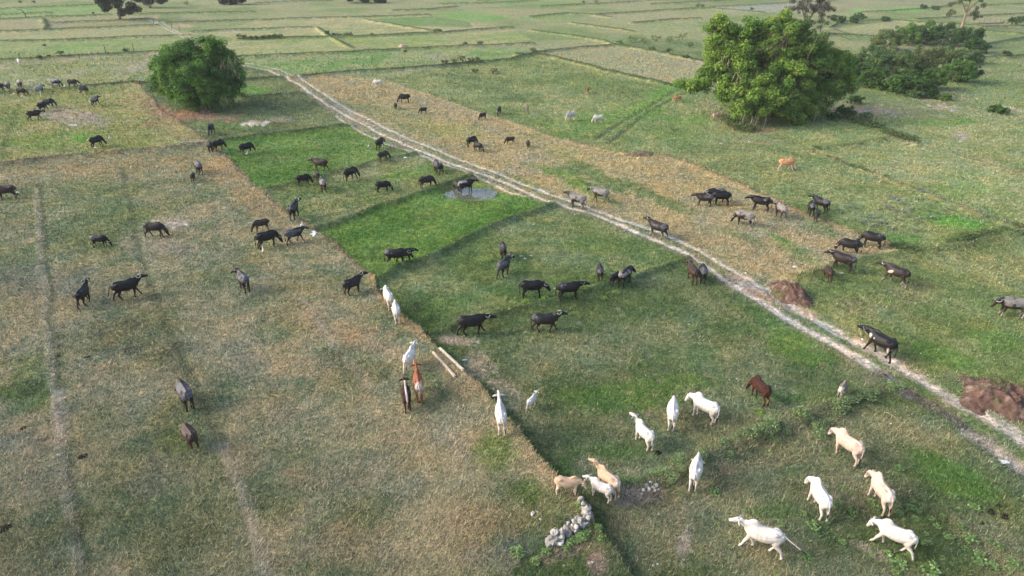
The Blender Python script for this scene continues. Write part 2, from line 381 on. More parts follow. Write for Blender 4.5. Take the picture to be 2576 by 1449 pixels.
# F12 right fields
field([(1950, 330), (2100, 280), (2576, 250), (3200, 230), (3200, 700), (2576, 588), (2512, 556), (2407, 517), (2232, 452), (2082, 397)], (0.155, 0.205, 0.078), (0.225, 0.250, 0.120))
for b_ in [(2180, 282, 130, 10, (.34, .28, .24), .75, 0), (2370, 270, 60, 8, (.36, .32, .27), .6, 12), (2150, 310, 140, 25, (.10, .155, .06), .7, 0), (2400, 310, 120, 14, (.12, .22, .05), .7, 0), (2450, 470, 130, 50, (.16, .235, .07), .6, 0), (2330, 420, 110, 30, (.25, .26, .125), .5, 0), (2200, 380, 90, 22, (.20, .225, .10), .5, 0),
           (2540, 275, 60, 8, (.36, .32, .28), .5, 10), (2420, 340, 30, 10, (.32, .3, .27), .6, 0), (2250, 255, 260, 14, (.11, .155, .07), .6, 6), (2480, 240, 120, 20, (.20, .25, .12), .6, 0)]:
    blob(*b_[:4], b_[4], b_[5], b_[6])
# F13 right lower
field([(2007, 702), (2157, 663), (2307, 642), (2482, 609), (2576, 592), (3300, 480), (3300, 1500), (2700, 1190), (2576, 1110), (2457, 1037), (2307, 950), (2182, 875), (2052, 805), (1985, 765), (1950, 745)], (0.130, 0.170, 0.060), (0.185, 0.205, 0.090))
for b_ in [(2400, 900, 130, 30, (0.09, 0.19, 0.035), .6, 15), (2180, 780, 120, 35, (.21, .205, .11), .5, 10), (2500, 860, 90, 40, (.11, .21, .045), .5, 0), (2300, 740, 90, 30, (.22, .215, .11), .5, 0), (2250, 960, 130, 20, (.085, .15, .04), .4, 30), (2090, 720, 80, 25, (.10, .15, .05), .6, -10),
           (2420, 960, 60, 14, (.2, .2, .16), .5, 30), (2520, 1120, 60, 16, (.2, .21, .15), .6, 35)]:
    blob(*b_[:4], b_[4], b_[5], b_[6])

# far strips of fields
def far_field(pts, c, c2=None, a=.9): field(pts, c, c2, a)
far_field([(-600, 80), (0, 24), (250, 12), (280, 39), (0, 50), (-600, 100)], (.13, .24, .07), (.2, .27, .11))
far_field([(-600, 100), (0, 51), (280, 40), (400, 38), (400, 50), (0, 80), (-600, 130)], (.30, .27, .17), (.24, .26, .13))
far_field([(-600, 132), (0, 82), (400, 66), (470, 90), (0, 106), (-600, 150)], (.33, .31, .17), (.28, .30, .15))
far_field([(-600, 152), (0, 108), (470, 92), (500, 110), (400, 131), (0, 152), (-600, 195)], (.17, .24, .085), (.22, .26, .11))
blob(460, 64, 36, 7, (.46, .34, .25), .8); blob(380, 104, 50, 5, (.42, .33, .25), .6); blob(190, 122, 80, 10, (.13, .27, .06), .6)
far_field([(500, 104), (894, 96), (1130, 86), (1288, 73), (1340, 100), (1219, 116), (914, 131), (560, 147)], (.20, .27, .09), (.30, .31, .15))
far_field([(560, 149), (914, 133), (1219, 119), (1340, 125), (1288, 150), (1094, 169), (844, 185), (731, 195), (610, 160)], (.13, .23, .07), (.23, .26, .12))
far_field([(644, 53), (869, 46), (1081, 40), (1270, 72), (1066, 85), (894, 92), (600, 100), (520, 84)], (.28, .31, .14), (.36, .34, .19))
far_field([(940, 48), (1084, 40), (1179, 54), (1190, 68), (1010, 66)], (.10, .20, .06), (.12, .19, .07), .9)
far_field([(1076, 37), (1194, 25), (1288, 42), (1235, 56), (1169, 51)], (.13, .27, .07), (.15, .26, .08), .9)
far_field([(1250, 12), (1450, 8), (1500, 0), (1100, 0), (1100, 8)], (.16, .28, .09), (.2, .25, .11), .7)
far_field([(1130, 18), (1290, 22), (1450, 36), (1400, 60), (1288, 44)], (.21, .27, .11), (.26, .28, .13), .7)
far_field([(2160, 14), (2360, 16), (2330, 28), (2120, 34)], (.14, .33, .08), (.2, .3, .1), .9)
far_field([(1790, 20), (1960, 8), (2080, 5), (2080, 28), (1920, 33)], (.31, .33, .27), (.29, .31, .24), .9)
far_field([(2100, 72), (2244, 53), (2400, 62), (2350, 80), (2207, 96)], (.33, .33, .18), (.28, .31, .15), .9)
far_field([(2000, 0), (2420, 0), (2387, 12), (2172, 30), (2090, 28)], (.26, .24, .19), (.24, .27, .13), .5)
far_field([(1480, 42), (1590, 84), (1700, 96), (1760, 60), (1700, 28), (1560, 36)], (.25, .29, .13), (.29, .29, .16), .7)
far_field([(644, -40), (3000, -60), (3000, -20), (900, 2)], (.33, .33, .2), (.25, .3, .14), .6)
blob(1160, 103, 40, 5, (.34, .3, .2), .6); blob(1100, 143, 40, 6, (.38, .37, .31), .5); blob(1510, 38, 30, 4, (.3, .19, .13), .5); blob(1730, 172, 30, 5, (.35, .25, .2), .5)
for k in range(26):                                    # random far patches, finer than the plots
    rr = random.Random(k * 7 + 1)
    blob(rr.uniform(0, 2576), rr.uniform(5, 120), rr.uniform(40, 150), rr.uniform(3, 9), [(.12, .22, .06), (.36, .33, .2), (.2, .25, .1), (.3, .26, .16)][k % 4], .45)

# bunds (low earth banks between the plots) -------------------------
A = .72
FARB = [
 [(-500, 60), (0, 24), (110, 19), (250, 12), (400, 6)], [(-500, 85), (0, 50), (120, 44), (280, 39)], [(110, 61), (250, 55), (380, 49)], [(-500, 115), (0, 81), (120, 77), (260, 71), (400, 65)],
 [(-500, 138), (0, 107), (160, 103), (290, 97), (475, 91)], [(335, 37), (500, 34), (640, 31)], [(400, 60), (644, 52), (729, 49), (869, 45), (1000, 42), (1081, 39)],
 [(485, 82), (644, 75), (784, 70)], [(600, 101), (644, 98), (894, 94), (1066, 86), (1106, 85), (1156, 80), (1288, 71)], [(560, 148), (644, 145), (819, 137), (914, 132), (1014, 127), (1119, 121), (1219, 117), (1340, 112)],
 [(1288, 151), (1350, 135), (1463, 122), (1550, 116)], [(1338, 79), (1448, 94), (1513, 105), (1550, 116)], [(1335, 44), (1428, 35), (1483, 38), (1538, 46)], [(1363, 17), (1525, 10), (1608, 5)],
 [(1495, 39), (1613, 31), (1755, 22), (1788, 22), (1920, 33)], [(1788, 20), (1900, 14), (2000, 8), (2100, 4)], [(799, 72), (834, 97), (881, 120)], [(919, 52), (994, 65), (1091, 81)], [(644, 9), (834, 2)], [(1200, 2), (1400, -4)],
 [(2082, 87), (2150, 92), (2207, 95)], [(2087, 72), (2122, 56), (2244, 52), (2307, 58), (2382, 61)], [(2172, 32), (2232, 30), (2307, 24), (2387, 17)], [(2307, 50), (2402, 45), (2576, 36), (2800, 28)],
 [(2482, 15), (2576, 11), (2800, 4)], [(2477, 115), (2576, 97), (2800, 80)], [(2415, 152), (2576, 143), (2900, 125)], [(1438, 60), (1513, 70), (1588, 80)], [(990, 28), (1081, 25), (1150, 18)], [(1110, 12), (1250, 8), (1350, 3)],
 [(0, 39), (60, 36), (130, 33)], [(110, 50), (118, 66), (115, 78)], [(1590, 60), (1700, 50), (1760, 48)], [(2390, 60), (2480, 70), (2576, 68)], [(2470, 80), (2576, 88), (2700, 90)], [(1640, 12), (1760, 6), (1850, 0)]]
for p in FARB:
    wf = .0045 * np.mean([FOC / max(metre_px(q_[1]), 3) for q_ in p]) ; line(p, max(.6, wf * .9), BUND * 1.15, .95, .62, max(.8, wf), rag=.35)
line([(1089, 40), (1169, 52), (1269, 71)], .25, (.4, .38, .28), .6)
line([(0, 97), (70, 92)], .25, (.3, .28, .2), .4)
for p in [[(-500, 195), (0, 153), (60, 151), (180, 144), (280, 138), (400, 132)], [(-500, 280), (0, 238), (150, 229), (215, 221), (308, 215), (370, 211)],
          [(600, 205), (644, 200), (731, 197), (844, 186), (956, 179), (1094, 170), (1194, 160), (1288, 151)], [(620, 249), (644, 247), (719, 242), (756, 240)],
          [(1300, 139), (1368, 140), (1448, 160), (1513, 177), (1613, 200), (1695, 219)], [(1550, 116), (1613, 126), (1700, 143), (1775, 159)]]:
    line(p, .75, BUND * 1.1, .95, .55, .75, rag=.4)
line([(562, 357), (644, 344), (764, 331), (864, 319), (882, 321)], .5, BUND, .9, .45, .5)
line([(672, 482), (754, 462), (844, 437), (894, 425), (917, 415), (994, 400), (1049, 387)], .3, BUND * 1.25, .8, .35, .42)
line([(769, 522), (864, 500), (919, 482), (1000, 470)], .18, BUND * 1.3, .45, .08, .3)
line([(794, 582), (869, 557), (954, 522), (999, 510), (1094, 475), (1139, 457), (1180, 447)], .5, BUND * 1.6, .65, .40, .45)
line([(950, 707), (1004, 677), (1069, 657), (1169, 607), (1244, 572), (1288, 553), (1330, 537), (1390, 517)], .55, BUND * 1.7, .65, .42, .5)
line([(1090, 840), (1160, 818), (1245, 795), (1330, 775), (1400, 760), (1513, 720), (1663, 677), (1730, 652)], .5, BUND * 1.8, .55, .34, .45)
line([(-500, 470), (0, 415), (110, 402), (250, 391), (400, 379), (525, 366)], .42, (.12, .095, .06), .9, .42, .5)
line([(-500, 462), (0, 409), (110, 397), (250, 386), (400, 374), (500, 364)], .35, (.16, .2, .075), .3)
line([(2576, 591), (2482, 607), (2400, 625), (2307, 640), (2230, 652), (2157, 662), (2080, 680), (2007, 702)], .75, (.085, .11, .045), .7, .35, .9)
line([(2800, 550), (2576, 591)], .75, (.085, .11, .045), .7, .35, .9)
line([(1570, 387), (1675, 392), (1738, 417), (1813, 447), (1888, 482), (1932, 497), (2007, 532), (2062, 555), (2144, 585), (2232, 612)], .42, (.17, .115, .06), .65, .2, .6, breakup=.35)
line([(969, 200), (1119, 250), (1206, 280), (1288, 305), (1400, 348), (1500, 372), (1570, 386)], .35, (.15, .11, .06), .35, .1, .5)
line([(2020, 377), (2082, 397), (2157, 427), (2232, 452), (2290, 472), (2357, 502), (2407, 517), (2470, 542), (2512, 556), (2576, 580)], .4, (.13, .105, .06), .6, .2, .5, breakup=.35)
line([(2057, 375), (2157, 365), (2232, 350)], .6, (.08, .11, .045), .7, .3, .7)
line([(2232, 350), (2302, 365), (2395, 387), (2507, 422), (2576, 440), (2750, 490)], .4, (.15, .115, .075), .65, .15, .5, breakup=.3)
line([(1538, 230), (1600, 248), (1683, 268)], .3, (.2, .15, .09), .45, breakup=.4)
line([(2470, 118), (2560, 100), (2700, 85)], 1.2, (.09, .14, .07), .5)
# the step down from the trampled pasture to the green paddies
TERR = [(350, 213), (400, 270), (457, 310), (515, 350), (528, 368), (557, 387), (610, 437), (644, 472), (726, 537), (804, 587), (876, 650), (944, 702), (948, 733), (1001, 785), (1059, 832), (1101, 890), (1189, 970),
        (1244, 1037), (1288, 1095), (1313, 1120), (1348, 1164), (1403, 1217), (1440, 1252), (1475, 1300)]
idx, d, s = seglines(TERR, 16.0)
lft = s < 0
sc_ = .5 * sstep(650, 1050, DY[idx]) + .12
HZ[idx] += np.where(lft, np.exp(-np.maximum(d - .2, 0) / 6.0), np.clip(1 - d / .35, 0, 1) ** 1.5) * sc_
line(TERR[:14], .28, (.15, .105, .065), .7, breakup=.3)
i2, d2, s2 = seglines(TERR[11:], 3.0)
w_ = np.where(s2 > 0, 1 - sstep(.5, 2.2, d2 + mid[i2] * 1.2), 0)
lerp(i2, (.050, .105, .028), .75 * w_)
w_ = np.where(s2 < 0, 1 - sstep(.2, 1.3, d2 + mid[i2] * .8), 0)
lerp(i2, (.28, .19, .09), .5 * w_)
# weedy bank at the bottom right
line([(1480, 1262), (1560, 1247), (1700, 1195), (1850, 1122), (2000, 1055), (2130, 1012), (2250, 985)], .75, (.085, .10, .05), .7, .36, .6)
line([(1560, 1262), (1640, 1240)], .45, (.23, .185, .16), .7)

WX = GX + w1 * .35; WY = GY + w2 * .35
# the dirt track ----------------------------------------------------
RR = [(380, 48), (415, 62), (455, 85), (508, 108), (560, 138), (605, 157), (650, 164), (690, 172), (740, 190), (770, 207), (797, 225), (844, 256), (880, 277), (912, 292), (954, 313), (975, 325), (1010, 342), (1057, 362), (1100, 378), (1140, 395), (1200, 418),
      (1288, 452), (1370, 483), (1470, 520), (1560, 553), (1645, 580), (1700, 603), (1780, 645), (1845, 685), (1900, 715), (1932, 732), (1997, 775), (2052, 805), (2107, 835), (2182, 875), (2232, 907), (2307, 950), (2382, 995), (2457, 1037), (2532, 1082), (2576, 1110), (2750, 1215), (3000, 1360)]
RL = [(375, 50), (408, 66), (450, 89), (500, 112), (550, 144), (600, 163), (640, 170), (675, 177), (706, 191), (751, 211), (784, 237), (819, 260), (856, 282), (906, 309), (950, 332), (1019, 365), (1094, 395), (1144, 415), (1206, 437), (1288, 467), (1363, 500), (1428, 522),
      (1488, 537), (1563, 567), (1638, 600), (1713, 632), (1763, 660), (1813, 700), (1850, 722), (1932, 770), (2032, 830), (2107, 870), (2212, 933)]
R3 = [(845, 292), (880, 318), (920, 338), (969, 362), (1044, 385), (1094, 405), (1156, 427), (1219, 455), (1288, 485), (1320, 493)]
mid_line = [((a[0] + b[0]) / 2, (a[1] + b[1]) / 2) for a, b in zip(RR[20:31], [(1206, 437), (1288, 467), (1363, 500), (1470, 535), (1563, 567), (1638, 600), (1700, 628), (1763, 660), (1813, 700), (1860, 728), (1900, 752)])]
line(RR[7:], 1.0, (.20, .195, .12), .55)
line(RL[7:], .95, (.20, .195, .12), .6)
line(mid_line, .7, (.17, .175, .09), .6)
line([(735, 195), (800, 250), (870, 300), (960, 345), (1050, 380), (1120, 410)], 1.0, (.235, .215, .15), .5)
line(RR[:8], .45, (.45, .42, .34), .65, rag=.8, breakup=.32)
line(RL[:8], .45, (.48, .45, .37), .65, rag=.8, breakup=.32)
line(RR[7:32], .25, CHALK * .88, .9, -.07, .3, rag=.7, breakup=.24)
line(RL[7:29], .27, CHALK * .90, .92, -.07, .3, rag=.7, breakup=.2)
line(R3, .20, CHALK * .84, .8, -.04, .25, rag=.7, breakup=.28)
line(RL[28:], .40, CHALK * .90, .9, -.06, .35, rag=.7, breakup=.18)
line(RR[30:36], .45, CHALK * .84, .8, -.06, .3, rag=1.0, breakup=.38)
line(RR[35:], .55, (.44, .41, .36), .9, -.07, .4, rag=.9, breakup=.25)
line([(2000, 790), (2107, 850), (2210, 915)], .25, (.10, .16, .08), .6)
line([(845, 262), (905, 300), (950, 322)], .5, (.40, .36, .29), .5, breakup=.4)
line([(900, 300), (960, 325), (1040, 362), (1060, 372)], .6, (.24, .22, .18), .6)
line([(1850, 700), (1910, 735), (1980, 765), (2030, 790)], .75, (.40, .345, .30), .7, breakup=.3)
line([(1880, 735), (1930, 748)], .5, (.32, .19, .14), .6)
# wet ditch
line([(2215, 938), (2240, 955), (2262, 972)], .55, (.10, .085, .075), .85, -.06, .5)
line([(2262, 978), (2330, 1010), (2400, 1050), (2450, 1098), (2510, 1142), (2576, 1182), (2700, 1262)], .55, (.095, .088, .078), .92, -.14, .5, rag=.5)
line([(2427, 1087), (2482, 1117), (2544, 1158), (2576, 1178), (2700, 1255)], .45, (.36, .33, .29), .7, breakup=.42)
blob(2275, 995, 30, 14, (.32, .28, .24), .8); blob(2290, 985, 20, 8, (.3, .19, .14), .7)
# wheel marks towards the bamboo
for p in [[(1500, 350), (1583, 295), (1638, 265), (1690, 232), (1730, 215)], [(1530, 360), (1593, 310), (1663, 262), (1733, 230)]]:
    line(p, .45, (.085, .105, .05), .85, -.08, .4, breakup=.15)
# crumbs of bare soil
def spots(cx, cy, rx, ry, n, colr, seed, s0=3.0, s1=9.0):
    rr_ = random.Random(seed)
    for _ in range(n):
        a_ = rr_.uniform(0, 6.28); q_ = rr_.random() ** .6; w_ = rr_.uniform(s0, s1)
        blob(cx + math.cos(a_) * rx * q_, cy + math.sin(a_) * ry * q_, w_, w_ * .55, np.asarray(colr) * rr_.uniform(.8, 1.15), .9, rr_.uniform(-20, 20), .8)
spots(1215, 930, 42, 50, 34, (.40, .34, .29), 1); spots(1255, 985, 40, 26, 16, (.38, .33, .28), 2); spots(1150, 858, 60, 10, 22, (.36, .31, .26), 3); spots(640, 310, 36, 5, 12, (.52, .48, .42), 4, 4, 12)
spots(2375, 270, 66, 9, 16, (.44, .38, .33), 5, 4, 9); spots(2180, 283, 110, 8, 30, (.42, .35, .30), 6, 4, 10); spots(430, 560, 50, 18, 22, (.42, .36, .30), 7); spots(200, 295, 90, 16, 26, (.38, .31, .24), 8, 4, 11)
spots(2420, 340, 14, 18, 10, (.40, .38, .33), 9); spots(1640, 1200, 70, 20, 14, (.22, .2, .15), 10); spots(1720, 1370, 14, 50, 16, (.30, .28, .25), 11); spots(1310, 430, 60, 14, 20, (.38, .32, .24), 12); spots(90, 860, 90, 60, 26, (.075, .08, .055), 13, 3, 8); spots(200, 900, 120, 80, 26, (.075, .075, .05), 14, 3, 8)
spots(1290, 1200, 60, 60, 8, (.08, .075, .05), 15, 3, 6); spots(2100, 900, 200, 60, 22, (.15, .13, .09), 16, 4, 10); spots(1800, 1000, 250, 90, 24, (.17, .15, .11), 17, 4, 10); spots(1500, 850, 250, 80, 26, (.24, .22, .16), 18, 4, 10)
# pond hollow
PUD = [(1116, 487), (1128, 473), (1160, 468), (1190, 458), (1222, 463), (1251, 482), (1238, 494), (1205, 504), (1169, 507), (1131, 497)]
blob(1183, 482, 90, 30, (.10, .12, .05), .8)
pcx, pcy = G(1184, 483)
dd = np.hypot((GX - pcx) / 3.6, (GY - pcy) / 2.0)
HZ -= .32 * (1 - sstep(.5, 1.35, dd))
HZ += ((fbm(GX / 9, GY / 9, 51, 3) - .5) * .22 + (fbm(GX / 1.3, GY / 1.3, 61, 3) - .5) * .10) * sstep(140, 330, DY)

# individual tufts vary in colour everywhere
v_ = (0.80 + 0.40 * mid + 0.30 * (fine - .5))[:, None]
C *= v_
warmv = ((fbm(GX / 1.7 + 31, GY / 1.7 + 12, 71, 3) - .5) * 0.5)[:, None]
C *= 1 + warmv * np.array((1.0, 0.25, -0.5))
lum_ = C.mean(1)[:, None]
C *= 1 + .28 * sstep(.30, .10, lum_)          # overall calibration of the grass albedo
C *= np.array((1.12, 1.08, 1.18))
C += (C.mean(1)[:, None] - C) * .05
C *= 1 - .13 * sstep(260, 120, DY)[:, None] * np.array((1.0, .75, 1.0))
C = np.clip(C, .01, .9)

def sample(Xs, Ys, arr):
    dx, dy = toD(np.asarray(Xs, float), np.asarray(Ys, float))
    ci = np.interp(dx, dxs, np.arange(len(dxs))); ri = np.interp(dy, dys, np.arange(len(dys)))
    c0 = np.clip(np.floor(ci).astype(int), 0, len(dxs) - 2); r0 = np.clip(np.floor(ri).astype(int), 0, len(dys) - 2)
    fc = ci - c0; fr = ri - r0
    A_ = arr.reshape(SH + arr.shape[1:])
    if arr.ndim > 1: fc = fc[..., None]; fr = fr[..., None]
    return (A_[r0, c0] * (1 - fc) + A_[r0, c0 + 1] * fc) * (1 - fr) + (A_[r0 + 1, c0] * (1 - fc) + A_[r0 + 1, c0 + 1] * fc) * fr

def ground_z(X, Y): return float(sample(np.array([X]), np.array([Y]), HZ)[0])

ii = np.arange(SH[0] * SH[1]).reshape(SH)
q = np.stack([ii[:-1, :-1], ii[1:, :-1], ii[1:, 1:], ii[:-1, 1:]], -1).reshape(-1, 4)
gm = np_mesh("ground", np.stack([GX, GY, HZ], -1), q, smooth=True, colors=C)
print("ground", time.time() - T0)

mg, nt, bs = new_mat("pasture", 1.0, 0.08)
N, L = nt.nodes.new, nt.links.new
at = N("ShaderNodeAttribute"); at.attribute_name = "tint"
tc = N("ShaderNodeTexCoord")
def noise_node(scale, detail, rough, dist=0.0, stretch=None, rot=0):
    n = N("ShaderNodeTexNoise"); n.inputs["Scale"].default_value = scale; n.inputs["Detail"].default_value = detail
    n.inputs["Roughness"].default_value = rough; n.inputs["Distortion"].default_value = dist
    if stretch:
        mp = N("ShaderNodeMapping"); mp.inputs["Scale"].default_value = stretch; mp.inputs["Rotation"].default_value = (0, 0, rot)
        L(tc.outputs["Object"], mp.inputs["Vector"]); L(mp.outputs["Vector"], n.inputs["Vector"])
    else:
        L(tc.outputs["Object"], n.inputs["Vector"])
    return n
def ramp(src, p0, p1, c0, c1):
    r = N("ShaderNodeValToRGB"); r.color_ramp.elements[0].position = p0; r.color_ramp.elements[1].position = p1
    r.color_ramp.elements[0].color = (*c0, 1); r.color_ramp.elements[1].color = (*c1, 1); L(src, r.inputs["Fac"]); return r
def mixc(a, b, fac, mode='MIX'):
    m = N("ShaderNodeMix"); m.data_type = 'RGBA'; m.blend_type = mode
    if isinstance(fac, float): m.inputs["Factor"].default_value = fac
    else: L(fac, m.inputs["Factor"])
    L(a, m.inputs["A"]); L(b, m.inputs["B"]); return m
n1 = noise_node(5.5, 6, .75, 1.2)
n2 = noise_node(1.1, 5, .7)
n3 = noise_node(14.0, 4, .8, 2.0, (1, .45, 1), .5)
n4 = noise_node(2.6, 5, .72, .6)
r1 = ramp(n1.outputs["Fac"], .40, .60, (.56, .62, .58), (1.42, 1.34, 1.32))
m1 = mixc(at.outputs["Color"], r1.outputs["Color"], 1.0, 'MULTIPLY')
r2 = ramp(n2.outputs["Fac"], .38, .62, (.66, .74, .68), (1.30, 1.22, 1.18))
m2 = mixc(m1.outputs["Result"], r2.outputs["Color"], 1.0, 'MULTIPLY')
r4 = ramp(n4.outputs["Fac"], .42, .58, (.66, .74, .70), (1.32, 1.24, 1.20))
m4 = mixc(m2.outputs["Result"], r4.outputs["Color"], 1.0, 'MULTIPLY')
r3 = ramp(n3.outputs["Fac"], .55, .72, (0, 0, 0), (.45, .45, .45))
st = mixc(m4.outputs["Result"], m4.outputs["Result"], 0.0); 
add = N("ShaderNodeMix"); add.data_type = 'RGBA'; add.blend_type = 'MIX'
sv = N("ShaderNodeRGB"); sv.outputs[0].default_value = (.40, .34, .22, 1)
L(r3.outputs["Color"], add.inputs["Factor"]); L(m4.outputs["Result"], add.inputs["A"]); L(sv.outputs[0], add.inputs["B"])
L(add.outputs["Result"], bs.inputs["Base Color"])
ma = N("ShaderNodeMath"); ma.operation = 'ADD'; L(n1.outputs["Fac"], ma.inputs[0]); L(n4.outputs["Fac"], ma.inputs[1])
bp = N("ShaderNodeBump"); bp.inputs["Strength"].default_value = .8; bp.inputs["Distance"].default_value = .12
L(ma.outputs[0], bp.inputs["Height"]); L(bp.outputs["Normal"], bs.inputs["Normal"])
go = link("ground", gm, mg); tag(go, kind="structure")
# ------------------------------------------------------------------ grass blades and straw
def make_grass(n, seed):
    rg = np.random.default_rng(seed)
    u = rg.random(n)
    dy = 130 + (1600 - 130) * u ** 0.80
    dx = rg.uniform(-160, 2740, n)
    X, Y = G(dx, dy)
    cl = sample(X, Y, C); z = sample(X, Y, HZ)
    lum = cl.mean(1); chroma = cl[:, 1] - cl[:, 0]
    bare = (lum > .30) & (cl[:, 2] > .27)
    pm = metre_px(dy) * 1024 / 2576.0          # render pixels per metre
    keep = ~(bare & (rg.random(n) < .93))
    keep &= ~((dx > 1120) & (dx < 1250) & (dy > 458) & (dy < 506))
    X, Y, cl, z, pm, lum, chroma = X[keep], Y[keep], cl[keep], z[keep], pm[keep], lum[keep], chroma[keep]
    n = len(X)
    dry = np.clip(.27 - chroma * 5.5 + (lum - .15) * 1.0, .04, .60)
    straw = rg.random(n) < dry
    ln = np.where(straw, rg.gamma(5, .030, n), rg.gamma(6, .0155, n)) + .03
    ln = np.maximum(ln, np.where(straw, 2.8, 2.0) / pm * rg.uniform(.7, 1.3, n))
    ln = np.minimum(ln, .5)
    wd = np.maximum(np.where(straw, .010, .016), .55 / pm) * rg.uniform(.7, 1.3, n)
    az = rg.uniform(0, 2 * np.pi, n)
    el = np.where(straw, rg.uniform(.08, .9, n), rg.uniform(.5, 1.35, n))
    tipx = X + np.cos(az) * np.cos(el) * ln; tipy = Y + np.sin(az) * np.cos(el) * ln; tipz = z + np.sin(el) * ln
    px = -np.sin(az) * wd * .5; py = np.cos(az) * wd * .5
    zb = z - .01
    co = np.empty((n, 3, 3))
    co[:, 0] = np.stack([X - px, Y - py, zb], -1); co[:, 1] = np.stack([X + px, Y + py, zb], -1); co[:, 2] = np.stack([tipx, tipy, tipz], -1)
    sc = np.array((.48, .39, .24))
    k = np.exp(rg.normal(0, .32, n))[:, None] * .92
    gcol = cl * k * np.array((.92, 1.08, .9))
    scol = (cl * .70 + sc * .55) * rg.uniform(.6, 1.4, n)[:, None]
    cc = np.where(straw[:, None], scol, gcol)
    return co.reshape(-1, 3), np.repeat(cc, 3, axis=0), np.arange(n * 3).reshape(-1, 3)

gc, gcc, gf = make_grass(1000000, 5)
m_grass = tint_mat("grass_blades", .9, .1, .85, 1.15, 3.0)
grass = link("grass", np_mesh("grass", gc, gf, colors=np.clip(gcc, .01, .8)), m_grass)
tag(grass, "short grazed grass and dry straw blades over the fields", "grass", kind="stuff")
print("grass", time.time() - T0)

# ------------------------------------------------------------------ tubes
def catmull(P, sub):
    P = np.asarray(P, float)
    if len(P) < 3 or sub <= 1: return P
    Q = np.vstack([2 * P[0] - P[1], P, 2 * P[-1] - P[-2]])
    out = []
    for i in range(1, len(Q) - 2):
        p0, p1, p2, p3 = Q[i - 1], Q[i], Q[i + 1], Q[i + 2]
        for k in range(sub):
            t = k / sub
            out.append(.5 * ((2 * p1) + (-p0 + p2) * t + (2 * p0 - 5 * p1 + 4 * p2 - p3) * t * t + (-p0 + 3 * p1 - 3 * p2 + p3) * t ** 3))
    out.append(P[-1])
    return np.array(out)

class MB:
    def __init__(self): self.v = []; self.f = []; self.c = []; self.n = 0
    def add(self, v, f, c=None):
        v = np.asarray(v, float)
        self.v.append(v); self.f += [[i + self.n for i in q_] for q_ in f]
        self.c.append(np.tile(np.asarray(c if c is not None else (1, 1, 1), float), (len(v), 1)) if c is None or np.ndim(c) == 1 else np.asarray(c))
        self.n += len(v)
    def tube(self, pts, ref=(0, 1, 0), n=10, sub=3, c=None):
        """pts rows: x, y, z, half width along ref, half height across it"""
        P = catmull(pts, sub); P[:, 3:] = np.maximum(P[:, 3:], .002)
        T = np.gradient(P[:, :3], axis=0); T /= np.linalg.norm(T, axis=1)[:, None] + 1e-9
        ref = np.asarray(ref, float); vs = []
        for p, t in zip(P, T):
            s = ref - t * ref.dot(t); s /= np.linalg.norm(s) + 1e-9
            w = np.cross(t, s)
            a = np.linspace(0, 2 * np.pi, n, endpoint=False)
            vs.append(p[:3] + np.outer(np.cos(a) * p[3], s) + np.outer(np.sin(a) * p[4], w))
        m = len(P); v = np.vstack(vs + [P[:1, :3], P[-1:, :3]])
        f = []
        for i in range(m - 1):
            for j in range(n):
                k = (j + 1) % n
                f.append([i * n + j, i * n + k, (i + 1) * n + k, (i + 1) * n + j])
        for j in range(n):
            k = (j + 1) % n
            f.append([m * n, k, j]); f.append([m * n + 1, (m - 1) * n + j, (m - 1) * n + k])
        self.add(v, f, c)
    def ball(self, x, y, z, rx, ry, rz, c=None, n=8, m=6):
        v = [(x, y, z - rz)]
        for i in range(1, m):
            ph = -math.pi / 2 + math.pi * i / m
            for j in range(n):
                a = 2 * math.pi * j / n
                v.append((x + rx * math.cos(ph) * math.cos(a), y + ry * math.cos(ph) * math.sin(a), z + rz * math.sin(ph)))
        v.append((x, y, z + rz)); f = []
        for j in range(n): f.append([0, 1 + (j + 1) % n, 1 + j])
        for i in range(m - 2):
            for j in range(n):
                a, b = 1 + i * n + j, 1 + i * n + (j + 1) % n
                f.append([a, b, b + n, a + n])
        e = len(v) - 1; o = 1 + (m - 2) * n
        for j in range(n): f.append([o + j, o + (j + 1) % n, e])
        self.add(v, f, c)
    def mesh(self, name, smooth=True, colors=False):
        me = bpy.data.meshes.new(name)
        V = np.vstack(self.v)
        me.from_pydata(V.tolist(), [], self.f); me.update()
        if smooth: me.polygons.foreach_set("use_smooth", np.ones(len(me.polygons), dtype=bool))
        if colors: set_colors(me, np.vstack(self.c))
        return me

# ------------------------------------------------------------------ cattle and buffaloes
m_buff = tint_mat("buffalo_hide", .55, .32, .65, 1.25, 9.0, bump=.25, bdist=.02)
m_cow = tint_mat("cow_hide", .75, .25, .86, 1.12, 7.0, bump=.2, bdist=.02)
m_horn_dark = tint_mat("horn_dark", .5, .4, .8, 1.2, 12.0)
m_hair = tint_mat("tail_hair", .8, .2, .7, 1.3, 30.0)

def rnd3(P, seed, freq):
    """smooth 3D-ish noise from three slices, about 0..1"""
    return (vnoise(P[:, 0] * freq + 5, P[:, 1] * freq + 3, seed) + vnoise(P[:, 1] * freq + 11, P[:, 2] * freq + 7, seed + 1) + vnoise(P[:, 2] * freq + 2, P[:, 0] * freq + 9, seed + 2)) / 3

POSES = {   # poll (x, z) and direction of the face
 'graze': ((1.00, .58), (.30, -1.0)), 'nibble': ((1.04, .74), (.55, -.85)), 'low': ((1.04, .98), (.50, -.85)),
 'level': ((1.02, 1.27), (.85, -.52)), 'up': ((.98, 1.42), (1.0, -.22)), 'reach': ((1.09, 1.22), (.95, -.34))}

